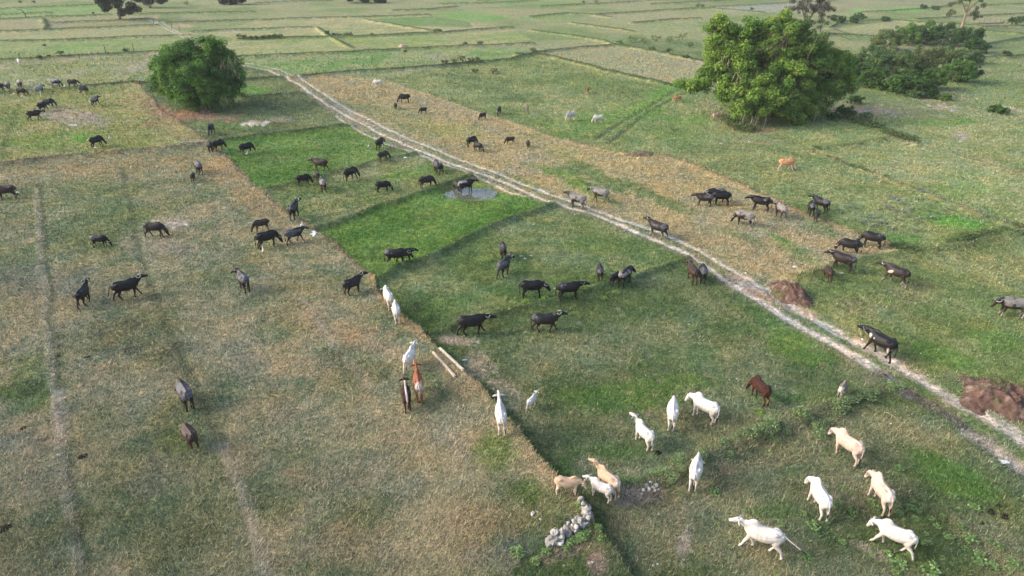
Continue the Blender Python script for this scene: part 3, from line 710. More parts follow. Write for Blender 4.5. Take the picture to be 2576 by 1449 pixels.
def build_quad(kind, pose, turn, gait, seed, voxel, tail=0.0, hump=1.0):
    rg = random.Random(seed)
    B = MB(); cow = kind == 'cow'
    g = lambda a, b: rg.uniform(a, b)
    fat = g(.98, 1.14) if kind != 'cow' else g(.90, 1.0)
    if not cow:   # water buffalo: barrel trunk, bony rump
        B.tube([(-.86, 0, 1.06, .10, .12), (-.78, 0, 1.04, .21 * fat, .23), (-.55, 0, 1.01, .28 * fat, .31), (-.20, 0, .945, .335 * fat, .355), (.12, 0, .94, .335 * fat, .36),
                (.40, 0, .98, .28 * fat, .35), (.60, 0, 1.03, .22, .30), (.76, 0, 1.04, .13, .20)], n=14)
        B.tube([(-.74, 0, 1.27, .05, .04), (-.45, 0, 1.315, .045, .05), (0, 0, 1.275, .05, .05), (.30, 0, 1.335, .07, .06), (.55, 0, 1.31, .07, .06)], n=8)
        for s in (-1, 1): B.tube([(-.64, s * .17, 1.17, .06, .06), (-.52, s * .215 * fat, 1.205, .085, .07), (-.36, s * .16, 1.19, .05, .06)], n=8); B.ball(-.80, s * .10, 1.13, .07, .06, .07)
        nb = np.array((.58, 0, 1.10)); top = 1.08
    else:         # zebu cow: slimmer, leggy, hump and dewlap
        B.tube([(-.80, 0, 1.08, .10, .12), (-.71, 0, 1.05, .20 * fat, .23), (-.50, 0, 1.00, .265 * fat, .30), (-.18, 0, .93, .315 * fat, .34), (.12, 0, .93, .305 * fat, .345),
                (.38, 0, .97, .25 * fat, .34), (.56, 0, 1.03, .165, .26), (.68, 0, 1.05, .10, .17)], n=14)
        B.tube([(-.68, 0, 1.24, .04, .04), (-.42, 0, 1.275, .04, .05), (0, 0, 1.245, .045, .045), (.30, 0, 1.30, .06, .06)], n=8)
        B.tube([(.02, 0, 1.22, .05, .05), (.18, 0, 1.28, .085, .09), (.32, 0, 1.33, .095, .11 + .07 * hump), (.43, 0, 1.33, .090, .10 + .06 * hump), (.57, 0, 1.22, .075, .10)], n=10)
        for s in (-1, 1): B.tube([(-.62, s * .13, 1.18, .05, .05), (-.48, s * .19 * fat, 1.215, .07, .06), (-.32, s * .13, 1.19, .04, .05)], n=8); B.ball(-.74, s * .09, 1.14, .06, .05, .06)
        nb = np.array((.54, 0, 1.12)); top = 1.0
    (pxx, pz), hd = POSES[pose]
    if cow:
        pxx *= .93
        if pose == 'low': hd = (.28, -.95); pz += .04
    a = R(turn) * .55; b = R(turn)
    dxy = pxx - nb[0]
    poll = np.array((nb[0] + dxy * math.cos(a), dxy * math.sin(a), pz + g(-.04, .04)))
    hd = np.array((hd[0] * math.cos(b), hd[0] * math.sin(b), hd[1])); hd /= np.linalg.norm(hd)
    side = np.array((-math.sin(b), math.cos(b), 0)); upv = np.cross(hd, side)
    mpt = (nb + poll) / 2 + np.array((0, 0, -.03)); m2 = nb * .72 + poll * .28
    if not cow:
        B.tube([(*(nb + (-.20, 0, -.03)), .19, .27), (*m2, .160, .24), (*mpt, .130, .19), (*(poll - hd * .02), .105, .14)], ref=side, n=12)
        hl = .50
        B.tube([(*(poll - hd * .08), .08, .09), (*(poll + hd * .04 - upv * .02), .115, .135), (*(poll + hd * .18 - upv * .03), .095, .125), (*(poll + hd * .32 - upv * .02), .076, .094), (*(poll + hd * .42 - upv * .01), .080, .084), (*(poll + hd * .47), .058, .060)], ref=side, n=12)
        for s in (-1, 1):
            e0 = poll + side * s * .08 - upv * .01
            e1 = e0 + side * s * .13 - upv * .05 - hd * .02; e2 = e0 + side * s * .23 - upv * .10 - hd * .03
            B.tube([(*e0, .028, .03), (*e1, .032, .062), (*e2, .020, .025)], ref=upv * .3 + hd, n=8)
    else:
        B.tube([(*(nb + (-.17, 0, -.02)), .145, .24), (*m2, .115, .20), (*mpt, .090, .155), (*(poll - hd * .02), .078, .115)], ref=side, n=12)
        B.tube([(*(nb + (.02, 0, -.18)), .03, .13), (*(m2 + (0, 0, -.13)), .025, .10), (*(mpt + (0, 0, -.07)), .02, .06)], ref=side, n=8)
        B.tube([(*(poll - hd * .06), .06, .07), (*(poll + hd * .04 - upv * .01), .092, .108), (*(poll + hd * .16 - upv * .02), .080, .105), (*(poll + hd * .29 - upv * .01), .064, .080), (*(poll + hd * .38), .066, .068), (*(poll + hd * .42), .046, .048)], ref=side, n=12)
        for s in (-1, 1):
            e0 = poll + side * s * .06 - upv * .01
            e1 = e0 + side * s * .14 - upv * .03 - hd * .02; e2 = e0 + side * s * .27 - upv * .07 - hd * .03
            B.tube([(*e0, .028, .032), (*e1, .030, .072), (*e2, .020, .026)], ref=upv * .3 + hd, n=8)
    th = 1.14 if not cow else 1.0
    leg = {}
    if gait == 'walk':
        off = [(.26, .0), (-.20, .0), (-.24, .0), (.22, .0)] if rg.random() < .5 else [(-.20, 0), (.26, 0), (.22, 0), (-.24, 0)]
    elif gait == 'stride':
        off = [(.30, .03), (-.12, 0), (-.28, 0), (.20, 0)]
    else:
        off = [(g(-.10, .12), 0), (g(-.10, .12), 0), (g(-.12, .08), 0), (g(-.12, .10), 0)]
    ly = .155 if not cow else .125
    for k, (s, front) in enumerate(((1, 1), (-1, 1), (1, 0), (-1, 0))):
        ox, oz = off[k]; y = s * ly * (1.0 if front else 1.05)
        if front:
            B.tube([(.46, y * .85, 1.02, .10 * th, .19), (.44, y, .76, .085 * th, .125), (.44 + ox * .25, y, .58, .066 * th, .085), (.46 + ox * .55, y, .37, .056 * th, .060), (.45 + ox * .8, y, .20, .042 * th, .044),
                    (.46 + ox, y, .09 + oz, .050 * th, .052), (.49 + ox, y, .0 + oz, .056 * th, .066)], n=9)
        else:
            B.tube([(-.56, y * .85, 1.04, .115 * th, .235), (-.52, y, .80, .115 * th, .19), (-.53 + ox * .25, y, .60, .085 * th, .115), (-.66 + ox * .45, y, .41, .054 * th, .064), (-.64 + ox * .8, y, .22, .044 * th, .048),
                    (-.62 + ox, y, .09 + oz, .050 * th, .054), (-.58 + ox, y, .0 + oz, .056 * th, .066)], n=9)
    tl = tail; tx = -.84 if not cow else -.76
    sw = g(-.12, .12)
    tb = np.array((tx, 0, 1.16)); t1_ = tb + np.array((-.07 - tl * .10, sw * .3, -.10)); t2 = tb + np.array((-.08 - tl * .35, sw * .7, -.34 + tl * .12)); t3 = tb + np.array((-.07 - tl * .62, sw, -.58 + tl * .22))
    B.tube([(*tb, .040, .045), (*t1_, .030, .032), (*t2, .024, .025), (*t3, .022, .022)], n=7)
    body = B.mesh("body")
    fr = dict(poll=poll, hd=hd, side=side, up=upv, t3=t3, tl=tl, t2=t2)
    return body, fr

COATS = {  # back, flank/legs
 'black': ((.007, .008, .011), (.014, .011, .010)), 'dark': ((.012, .012, .014), (.022, .016, .014)), 'umber': ((.020, .017, .018), (.038, .023, .018)), 'brown': ((.038, .026, .024), (.058, .032, .023)), 'red': ((.040, .023, .019), (.070, .028, .019)),
 'white': ((.68, .65, .61), (.66, .585, .52)), 'greywhite': ((.60, .57, .55), (.72, .65, .60)), 'cream': ((.58, .44, .36), (.62, .49, .41)), 'tan': ((.54, .38, .26), (.60, .46, .34)), 'orange': ((.56, .28, .14), (.60, .36, .22)),
 'rust': ((.26, .09, .045), (.28, .11, .06)), 'darkbrown': ((.028, .014, .011), (.05, .02, .014)), 'maroon': ((.040, .014, .010), (.065, .022, .013)), 'greybrown': ((.20, .16, .145), (.24, .20, .18))}
MUD = {'g': (.105, .105, .12), 'p': (.26, .24, .23), 'w': (.32, .31, .32)}

def paint_quad(me, kind, coat, mud, seed, extra):
    n = len(me.vertices); P = np.empty(n * 3, dtype=np.float32); me.vertices.foreach_get("co", P); P = P.reshape(-1, 3).astype(float)
    back, flank = (np.array(c_) for c_ in COATS[coat])
    hz = sstep(.70, 1.15, P[:, 2] + (rnd3(P, seed, 3.0) - .5) * .35)[:, None]
    cc = flank * (1 - hz) + back * hz
    cc = cc * (.80 + .4 * rnd3(P, seed + 9, 5.0))[:, None]
    if mud:
        kind_m, amt = mud[0], float(mud[1:])
        bias = sstep(.62, 1.20, P[:, 2]) * .5 + sstep(.35, -.7, P[:, 0]) * .42 - sstep(.5, .9, P[:, 0]) * .25
        w = sstep(.70, .84, rnd3(P, seed + 21, 3.6) * .50 + rnd3(P, seed + 29, 10.0) * .34 + bias * .50 + (amt - .5) * .45)[:, None]
        cc = cc * (1 - w * .9) + np.array(MUD[kind_m]) * w * .9
    for e in extra:
        if e == 'shoulder':    # pale blaze behind the shoulder
            w = sstep(.24, .10, np.hypot((P[:, 0] - .30) * .9, (P[:, 2] - .90 - (P[:, 0] - .3) * -.5) * 1.5) + (rnd3(P, seed, 7) - .5) * .10)[:, None]; cc = cc * (1 - w) + np.array((.55, .48, .43)) * w
        elif e == 'splash':
            w = sstep(.15, .06, np.hypot(P[:, 0] - .52, P[:, 2] - 1.02) + (rnd3(P, seed, 8) - .5) * .14)[:, None]; cc = cc * (1 - w) + np.array((.60, .52, .45)) * w
            w = sstep(.09, .03, np.hypot(P[:, 0] - .22, P[:, 2] - 1.02) + (rnd3(P, seed + 4, 9) - .5) * .10)[:, None]; cc = cc * (1 - w) + np.array((.42, .36, .33)) * w
            w = sstep(.12, .05, np.hypot((P[:, 0] + .62) * 1.6, (P[:, 2] - .70) * .6) + (rnd3(P, seed + 4, 9) - .5) * .08)[:, None]; cc = cc * (1 - w) + np.array((.55, .47, .42)) * w
        elif e == 'legs':
            w = sstep(.42, .22, P[:, 2])[:, None] * (P[:, 0] < 9)[:, None]; cc = cc * (1 - w * .8) + np.array((.42, .36, .31)) * w * .8
        elif e == 'whitelegs':
            w = sstep(.55, .35, P[:, 2])[:, None]; cc = cc * (1 - w * .8) + np.array((.68, .56, .46)) * w * .8
        elif e == 'patch':
            w = (sstep(.53, .60, rnd3(P, seed + 3, 2.6)) * sstep(1.25, .9, P[:, 2]))[:, None]; cc = cc * (1 - w * .75) + np.array((.42, .22, .14)) * w * .75
        elif e == 'stripe':
            w = ((np.abs(P[:, 1]) < .055) & (P[:, 2] > .85) & (P[:, 0] < .55))[:, None] * 1.0; cc = cc * (1 - w * .9) + np.array((.68, .60, .54)) * w * .9
        elif e == 'rump':
            w = sstep(-.45, -.75, P[:, 0] + (rnd3(P, seed, 5) - .5) * .2)[:, None] * sstep(.5, .7, P[:, 2])[:, None]; cc = cc * (1 - w * .8) + np.array((.66, .56, .48)) * w * .8
        elif e == 'grey':
            w = (sstep(.50, .62, rnd3(P, seed + 8, 3.2)) * sstep(.95, 1.15, P[:, 2]))[:, None]; cc = cc * (1 - w * .5) + np.array((.33, .31, .32)) * w * .5
    if kind == 'cow' and coat in ('white', 'greywhite', 'cream', 'tan'):
        rib_shade = (.5 + .5 * np.sin(P[:, 0] * 38 + rnd3(P, seed, 3) * 3)) * sstep(.35, .15, np.abs(P[:, 0] - .0)) * sstep(.72, .82, P[:, 2]) * sstep(1.15, 1.0, P[:, 2])
        cc = cc * (1 - .16 * rib_shade[:, None])  # shade between the ribs painted as darker stripes on the flank
        w = (sstep(.52, .66, rnd3(P, seed + 31, 2.2)) * sstep(.98, 1.12, P[:, 2]))[:, None]; cc = cc * (1 - w * .34) + cc * np.array((.62, .60, .62)) * w * .34
        w = (sstep(.56, .66, rnd3(P, seed + 37, 6.0)) * sstep(.9, .5, P[:, 2]))[:, None]; cc = cc * (1 - w * .4) + cc * np.array((.62, .50, .40)) * w * .4
        w = (sstep(.50, .60, rnd3(P, seed + 15, 4.0)))[:, None] * (sstep(1.1, .8, P[:, 2]))[:, None]; cc = cc * (1 - w * .22) + cc * np.array((.72, .58, .50)) * w * .22
    hoof = sstep(.075, .045, P[:, 2])[:, None]; cc = cc * (1 - hoof * .7) + np.array((.06, .05, .045)) * hoof * .7
    set_colors(me, np.clip(cc, .006, .85))

HERD = []
def animal(kind, x, y, head_deg, pose='graze', gait='stand', scale=1.0, coat='black', mud=None, label='', turn=0.0, tail=0.0, extra=(), horns=1.0, group=None, dz=0.0, hump=1.0, cat=None, name=None):
    HERD.append(dict(kind=kind, x=x, y=y, h=head_deg, pose=pose, gait=gait, scale=scale, coat=coat, mud=mud, label=label, turn=turn, tail=tail, extra=extra, horns=horns, group=group, dz=dz, hump=hump, cat=cat, name=name))

def finish_herd():
    tmp = []
    for k, A_ in enumerate(HERD):
        px_ = metre_px(A_['y']) * 1024 / 2576 * A_['scale']
        vox = float(np.clip(.30 / px_, .020, .034))
        me, fr = build_quad(A_['kind'], A_['pose'], A_['turn'], A_['gait'], 100 + k, vox, A_['tail'], A_['hump'])
        o = bpy.data.objects.new("tmp", me); col.objects.link(o)
        rm = o.modifiers.new("r", 'REMESH'); rm.mode = 'VOXEL'; rm.voxel_size = vox; rm.use_smooth_shade = True
        sm = o.modifiers.new("s", 'SMOOTH'); sm.factor = .5; sm.iterations = 2
        tmp.append((A_, o, fr, k))
    dg = bpy.context.evaluated_depsgraph_get()
    done = []
    for A_, o, fr, k in tmp:
        done.append((A_, bpy.data.meshes.new_from_object(o.evaluated_get(dg)), fr, k, o))
    for A_, me, fr, k, o in done:
        old = o.data; bpy.data.objects.remove(o); bpy.data.meshes.remove(old)
        cow = A_['kind'] == 'cow'
        me.name = "body"
        paint_quad(me, A_['kind'], A_['coat'], A_['mud'], 40 + k * 3, A_['extra'])
        me.polygons.foreach_set("use_smooth", np.ones(len(me.polygons), dtype=bool))
        me.materials.clear(); me.materials.append(m_cow if cow else m_buff)
        X, Y = G(A_['x'], A_['y'])
        az = math.degrees(math.atan2(-X, Y))
        h = A_['h'] + az * min(1.0, 1.8 * abs(math.sin(R(A_['h']))))
        calf = A_['scale'] < .8
        name = A_['name'] or (('calf' if calf else 'cow') if cow else ('buffalo_calf' if calf else 'water_buffalo'))
        cat = A_['cat'] or ('calf' if calf else ('cow' if cow else 'buffalo'))
        grp = A_['group'] or (('zebu cattle on the pasture' if cow else 'water buffaloes on the pasture') if not calf else ('zebu calves' if cow else 'buffalo calves'))
        e = empty(name, (X, Y, ground_z(X, Y) - .015 + A_['dz']), R(h), A_['scale'])
        tag(e, A_['label'], cat, grp)
        link("body", me, None, e)
        poll, hd, sd, up = fr['poll'], fr['hd'], fr['side'], fr['up']
        if A_['horns'] > .05:
            hs = A_['horns']
            for s in (-1, 1):
                B = MB()
                if not cow:
                    hc = (.30, .28, .26) if k % 3 == 0 else ((.12, .11, .105) if k % 3 == 1 else (.42, .38, .34))
                    q_ = [poll + sd * s * .07 + up * .06, poll + sd * s * .19 * hs + up * .0 - hd * .05, poll + sd * s * .24 * hs - up * .05 - hd * .16 * hs, poll + sd * s * .17 * hs - up * .04 - hd * .28 * hs]
                    B.tube([(*q_[0], .040, .034), (*q_[1], .036, .030), (*q_[2], .026, .022), (*q_[3], .010, .010)], ref=up, n=7, c=hc)
                else:
                    q_ = [poll + sd * s * .045 + up * .05, poll + sd * s * .09 + up * .11 - hd * .01, poll + sd * s * .10 + up * (.11 + .07 * hs) - hd * .02]
                    B.tube([(*q_[0], .020, .020), (*q_[1], .016, .016), (*q_[2], .006, .006)], ref=hd, n=6, c=(.16, .12, .10))
                link("horn", B.mesh("horn", colors=True), m_horn_dark, e)
        B = MB(); t3 = fr['t3']; tl = fr['tl']
        dirv = (t3 - fr['t2']); dirv /= np.linalg.norm(dirv) + 1e-9
        tc_ = (.035, .028, .027) if (not cow or A_['coat'] in ('white', 'greywhite', 'cream', 'darkbrown')) else (.30, .15, .09)
        B.tube([(*(t3 - dirv * .02), .020, .020), (*(t3 + dirv * .09), .036, .036), (*(t3 + dirv * .20), .030, .030), (*(t3 + dirv * .28), .008, .008)], n=7, c=tc_)
        link("tail_tuft", B.mesh("tail_tuft", colors=True), m_hair, e)
        if A_['y'] > 560:
            for s in (-1, 1):
                B = MB(); p_ = poll + hd * .15 + sd * s * (.086 if not cow else .070) + up * .035
                B.ball(*p_, .016, .016, .016, c=(.012, .010, .010), n=6, m=5)
                link("eye", B.mesh("eye", colors=True), m_horn_dark, e)
b = lambda *a, **k: animal('buffalo', *a, **k)
c = lambda *a, **k: animal('cow', *a, **k)
FARH = 'far herd of buffaloes at the left'
# the herd in the far left
b(2, 230, -10, 'low', coat='dark', mud='g.5', group=FARH, label='dark buffalo cut off by the left edge of the photo in the far herd')
b(24, 226, 85, 'low', coat='dark', mud='p.8', group=FARH, label='pale grey buffalo seen from behind, leftmost whole one of the far herd')
b(53, 221, 100, 'graze', coat='dark', mud='p.75', group=FARH, turn=20, label='pale muddy buffalo grazing with its back to the camera, second row of the far herd')
b(57, 241, -30, 'graze', coat='dark', group=FARH, scale=.9, label='dark grey buffalo grazing to the right just below two pale ones')
b(103, 237, 50, 'level', coat='dark', mud='w.95', group=FARH, label='ash grey buffalo with dark head looking away, amid egrets')
b(143, 219, -6, 'graze', coat='dark', mud='w.85', group=FARH, label='whitish mud-caked buffalo grazing beside a black one on the far bund')
b(186, 220, -5, 'low', 'walk', coat='black', group=FARH, label='black buffalo walking right along the far bund')
b(212, 236, 50, 'graze', coat='dark', mud='g.7', group=FARH, scale=.95, label='grey buffalo just below the black one, rightmost of the far bund group')
b(242, 267, 52, 'level', 'walk', coat='dark', mud='p.6', group=FARH, label='buffalo with a pale rump standing alone right of the far herd')
b(126, 271, 30, 'graze', coat='dark', mud='g.55', group=FARH, scale=.95, label='dark buffalo with grey back, right one of an overlapping pair')
b(111, 280, 45, 'low', 'walk', coat='black', group=FARH, tail=.9, label='black buffalo with raised tail, left one of an overlapping pair')
b(90, 302, 18, 'level', 'stride', coat='black', group=FARH, label='black buffalo striding right, lowest of the far left herd')
b(247, 371, 35, 'graze', coat='black', turn=-25, label='black buffalo grazing near a standing egret above the long bund')
c(51, 166, 100, 'low', coat='greywhite', horns=0, label='white cow seen from behind, farthest animal at the upper left')
b(533, 338, 250, 'graze', coat='dark', mud='g.3', label='dark buffalo facing the camera in the shade right of the left bamboo')
b(531, 386, 95, 'graze', coat='black', label='black buffalo seen from behind at the corner of the vivid paddy')
b(552, 379, 42, 'graze', coat='black', turn=-20, scale=.97, label='black buffalo grazing right, beside another at the paddy corner')
b(622, 386, 28, 'graze', 'walk', coat='black', extra=('legs',), label='black buffalo with pale hocks grazing over an egret in the vivid paddy')
# beyond the track
c(951, 219, 180, 'graze', coat='white', horns=0, scale=.95, label='white cow grazing left in the dry field, alone beyond the track')
b(1018, 258, 188, 'graze', coat='dark', label='dark grey buffalo grazing left, largest in the dry field beyond the track')
b(995, 274, 100, 'graze', coat='brown', scale=.68, horns=0, label='brown buffalo calf seen from behind below the dark grey buffalo')
b(1065, 286, 205, 'graze', coat='umber', scale=.68, horns=0, label='brown calf grazing left in the middle of the dry strip')
b(1214, 301, 225, 'graze', coat='umber', scale=.72, horns=0, label='dark brown calf at the edge of dry and green grass, left of a grey buffalo')
b(1256, 287, 262, 'graze', coat='dark', mud='g.5', scale=.85, turn=-25, label='grey buffalo grazing towards the camera on the green side of the boundary')
b(957, 375, 62, 'low', coat='black', label='black buffalo beside the track with three egrets at its feet')
b(1187, 368, 40, 'graze', coat='black', mud='g.3', turn=20, scale=.92, label='black buffalo with grey back, upper one of two beyond the track')
b(1203, 381, 310, 'graze', coat='black', scale=.82, turn=25, label='black buffalo, lower one of two beyond the track')
b(1283, 361, 200, 'graze', coat='brown', scale=.68, horns=0, label='brown calf grazing left, left one of two small calves in straw')
b(1328, 370, 95, 'graze', coat='umber', scale=.64, horns=0, label='small brown calf seen from behind, right one of two calves in straw')
c(1326, 282, 95, 'graze', coat='greybrown', scale=.80, horns=0, name='cow', cat='cow', label='grey brown heifer seen from behind in the upper green field')
c(1435, 303, 225, 'graze', coat='greywhite', scale=.95, label='greyish white cow with dark head grazing, left of a pure white one')
c(1504, 310, 195, 'graze', coat='white', scale=.88, horns=0, label='bright white cow grazing left, near the wheel marks')
c(1478, 235, 262, 'graze', coat='rust', extra=('rump', 'whitelegs'), scale=.70, horns=0, label='small reddish calf with white legs, highest in the green field')
c(1703, 257, 205, 'graze', coat='orange', scale=.82, horns=0, extra=('whitelegs',), label='orange cow grazing on the wheel marks beside the big bamboo')
c(1801, 300, 20, 'level', coat='tan', scale=.66, horns=0, label='tan calf half hidden at the foot of the big bamboo')
c(1976, 429, -6, 'graze', 'walk', coat='orange', scale=.98, extra=('whitelegs',), label='orange brown cow grazing right, alone in the field below the big bamboo')
# left pasture
b(21, 501, 190, 'graze', coat='brown', mud='g.2', label='brown buffalo grazing left near the left edge beside an egret')
b(394, 596, -4, 'graze', 'walk', coat='umber', horns=0, scale=1.0, label='dark brown buffalo grazing right, alone in mid left pasture')
b(255, 621, 2, 'graze', coat='dark', mud='g.5', scale=.78, label='small dark buffalo with grey back grazing right in the left pasture')
b(503, 439, 100, 'graze', coat='dark', mud='g.75', label='grey backed buffalo seen from behind on the orange straw')
b(488, 457, 75, 'graze', coat='brown', scale=.66, horns=0, turn=30, label='brown calf close to a grey backed buffalo on orange straw')
b(325, 748, 18, 'up', 'stride', coat='black', scale=1.06, tail=.3, label='large black buffalo striding right with head up in the left pasture')
b(216, 763, 62, 'up', 'walk', coat='black', scale=.97, label='black buffalo walking away with head up, left of the large striding one')
b(617, 732, 102, 'level', coat='umber', mud='g.6', turn=45, extra=('shoulder',), label='buffalo with cream blaze on its back turning its head left')
b(660, 583, 200, 'graze', coat='brown', scale=.80, horns=0, label='reddish brown calf grazing behind the black buffalo')
b(676, 624, 22, 'graze', coat='black', scale=1.05, label='black buffalo grazing right beside a small grey one at the terrace edge')
b(744, 612, 24, 'level', 'walk', coat='dark', mud='g.85', scale=.92, label='blue grey young buffalo walking right with egrets at its head')
b(743, 553, 70, 'up', coat='black', mud='g.2', scale=1.06, turn=-25, horns=1.2, label='black buffalo with pale curved horns standing on the terrace edge')
b(890, 742, 36, 'up', coat='umber', scale=.92, turn=-20, label='dark brown buffalo looking right at the terrace corner below the greenest paddy')
b(472, 1020, 98, 'graze', coat='umber', mud='g.7', scale=1.06, label='big buffalo with grey rump seen from behind in the lower left')
b(484, 1123, 100, 'graze', coat='red', scale=.88, extra=('legs',), label='reddish brown buffalo seen from behind, nearest in the lower left')
# paddies in the middle
b(807, 429, 160, 'level', 'walk', coat='brown', mud='p.2', horns=.6, label='brown buffalo walking left in the vivid paddy')
b(765, 466, 20, 'graze', coat='black', scale=.85, label='small black buffalo grazing right at the corner of the vivid paddy')
b(797, 456, 110, 'graze', coat='brown', scale=.72, horns=0, label='brown calf between a black and a grey buffalo')
b(814, 481, 96, 'graze', coat='dark', mud='p.6', label='pale backed buffalo seen from behind on the paddy bund')
b(884, 453, 42, 'graze', 'walk', coat='black', turn=-25, label='black buffalo with horns grazing right, in the centre of the paddy group')
b(966, 409, 35, 'graze', coat='umber', scale=.82, horns=.5, turn=-25, label='brown black buffalo on the bund above the grazing group')
b(965, 484, 12, 'graze', coat='black', scale=.86, horns=.9, label='black buffalo grazing right, alone in the middle of the olive field')
b(1074, 474, 22, 'graze', coat='umber', scale=.92, label='dark brown buffalo grazing right, left of the puddle')
b(1099, 435, 98, 'graze', coat='dark', mud='g.6', turn=15, label='grey backed buffalo with a calf at its side by the track')
b(1111, 434, 92, 'graze', coat='brown', scale=.70, horns=0, label='brown calf pressed against a grey backed buffalo by the track')
b(1173, 477, 28, 'level', coat='black', mud='w.5', scale=1.0, horns=1.35, turn=-15, dz=-.05, label='muddy buffalo with big curved horns standing in the puddle')
b(1150, 474, 118, 'graze', coat='brown', scale=.68, horns=0, label='brown calf standing on the bank behind the buffalo in the puddle')
b(1000, 678, 4, 'low', coat='dark', mud='g.3', scale=1.0, extra=('legs',), label='dark buffalo with a smaller one hidden behind it at the paddy corner')
b(1018, 667, 10, 'level', coat='black', scale=.82, label='smaller black buffalo showing only its head and legs behind another')
b(1265, 649, 96, 'graze', coat='umber', mud='g.3', scale=.93, label='brown buffalo seen from behind, above a grey one in the middle field')
b(1268, 694, 62, 'level', 'walk', coat='dark', mud='g.55', turn=-20, scale=.98, label='grey buffalo with pale horns walking away, below the brown one')
b(1508, 702, 96, 'graze', coat='umber', mud='g.3', scale=.83, horns=.5, label='brown buffalo seen from behind, left of the mother and calf')
b(1572, 717, 66, 'low', coat='dark', mud='p.45', turn=-25, label='pale grey mother buffalo with a dark calf beside it')
b(1546, 719, 58, 'graze', coat='dark', scale=.70, horns=0, label='dark calf standing by its pale grey mother')
b(1740, 708, 110, 'level', coat='red', scale=.92, turn=25, horns=.5, label='reddish buffalo, left one of two side by side at the track edge')
b(1765, 708, 98, 'graze', coat='umber', mud='g.4', scale=.92, label='dark grey buffalo, right one of two side by side at the track edge')
b(1339, 749, 2, 'low', coat='black', turn=-12, label='black buffalo with curved horns lowering its head, left one of a facing-right pair')
b(1430, 758, 14, 'reach', coat='dark', mud='g.25', label='dark buffalo stretching its head forward, right one of a facing-right pair')
b(1372, 834, 1, 'up', 'walk', coat='umber', mud='g.35', scale=1.0, label='brown buffalo with grey rump and raised head, walking right in the centre')
b(1188, 839, 12, 'reach', 'stride', coat='dark', mud='g.2', scale=1.06, tail=.2, label='black brown buffalo striding right over the bund, nearest of the centre group')
# on and right of the track
b(1451, 523, 158, 'up', coat='umber', mud='p.95', label='pale mud-covered buffalo standing on the track with head raised')
b(1509, 508, 158, 'level', 'walk', coat='umber', mud='p.85', label='pale muddy buffalo walking left just beyond the track')
b(1653, 597, 152, 'up', 'walk', coat='umber', mud='g.35', extra=('legs',), scale=1.05, label='brown buffalo with pale legs stepping along the track')
b(1770, 518, 170, 'level', coat='umber', mud='g.4', scale=.92, horns=.6, label='brown buffalo facing left, front one of a group of three on the dry strip')
b(1800, 507, 178, 'low', coat='dark', mud='g.4', label='dark buffalo at the back of the group of three')
b(1812, 515, 176, 'graze', coat='black', label='black buffalo on the right side of the group of three')
b(1911, 531, 166, 'level', coat='black', mud='p.25', scale=1.05, horns=.8, label='black buffalo with a pale rump facing left on the dry strip')
b(1869, 567, 158, 'graze', coat='dark', mud='p.92', scale=.97, label='white and brown muddy buffalo grazing left on the dry straw')
b(1960, 546, 128, 'level', 'walk', coat='umber', mud='p.7', scale=.92, turn=20, label='pale grey backed buffalo walking away beside the black one')
b(2061, 532, 145, 'level', coat='dark', mud='g.4', scale=1.02, turn=10, label='large dark buffalo, back one of a tight family of three')
b(2037, 543, 102, 'graze', coat='dark', mud='g.3', scale=.90, horns=.5, label='dark buffalo on the left of a tight family of three')
b(2052, 558, 262, 'low', coat='umber', scale=.70, horns=.3, turn=20, label='dark calf standing in front of a tight family of three')
b(2190, 621, 163, 'graze', coat='dark', mud='g.35', label='dark buffalo grazing left at the end of the dry strip, upper of two')
b(2133, 639, 164, 'graze', coat='dark', mud='g.25', extra=('legs',), scale=.98, label='dark buffalo with white hooves grazing left, lower of two')
b(2114, 685, 158, 'level', coat='umber', mud='g.4', scale=1.02, turn=12, label='brown buffalo with grey rump facing left above a red calf')
b(2080, 706, 112, 'graze', coat='red', scale=.76, horns=0, label='reddish calf seen from behind, above the earth heap')
b(2248, 714, 152, 'reach', 'stride', coat='umber', mud='g.35', extra=('shoulder', 'legs'), scale=1.05, label='buffalo with a large cream patch on its side, stretching its head left')
b(2540, 795, 174, 'low', coat='umber', mud='p.75', extra=('legs',), scale=1.08, turn=15, label='grey white rumped buffalo cut by the right edge')
b(2208, 890, 148, 'reach', 'walk', coat='black', mud=None, extra=('splash',), scale=1.14, label='black buffalo with cream shoulder patches walking up the track')
# cattle
c(979, 781, 102, 'low', coat='white', extra=('patch', 'grey'), scale=1.0, label='white cow with brown patches walking away along the terrace edge')
c(999, 814, 93, 'graze', coat='white', scale=.90, horns=0, label='plain white cow seen from behind, just below the patched one')
c(1034, 937, 66, 'up', 'walk', coat='white', scale=.90, horns=.5, label='white young cow running up towards the two posts')
c(1055, 1008, 92, 'up', coat='rust', extra=('rump',), scale=1.02, horns=.3, label='rusty red cow with pale rump seen from behind')
c(1025, 1032, 92, 'level', coat='darkbrown', extra=('stripe',), scale=.92, horns=.5, label='dark brown cow with a white stripe along its spine')
c(1260, 1100, 95, 'up', coat='white', scale=1.02, horns=.8, extra=('grey',), label='white cow walking away on the terrace edge, above the calf group')
c(1338, 1027, 60, 'up', 'stride', coat='white', scale=.56, horns=0, tail=1.0, label='small white calf trotting with its tail up')
c(1688, 1066, 94, 'graze', coat='white', turn=-40, scale=1.03, label='white humped cow seen from behind, left one of a pair grazing head to head')
c(1768, 1053, 150, 'low', coat='white', turn=15, scale=1.03, label='white cow facing left, right one of a pair grazing head to head')
c(1908, 1006, 132, 'graze', coat='maroon', turn=25, scale=.95, horns=0, label='dark maroon cow grazing with its head hidden')
c(1617, 1117, 130, 'up', coat='white', scale=.90, horns=.3, extra=('grey',), turn=10, label='white young cow looking back left with raised head')
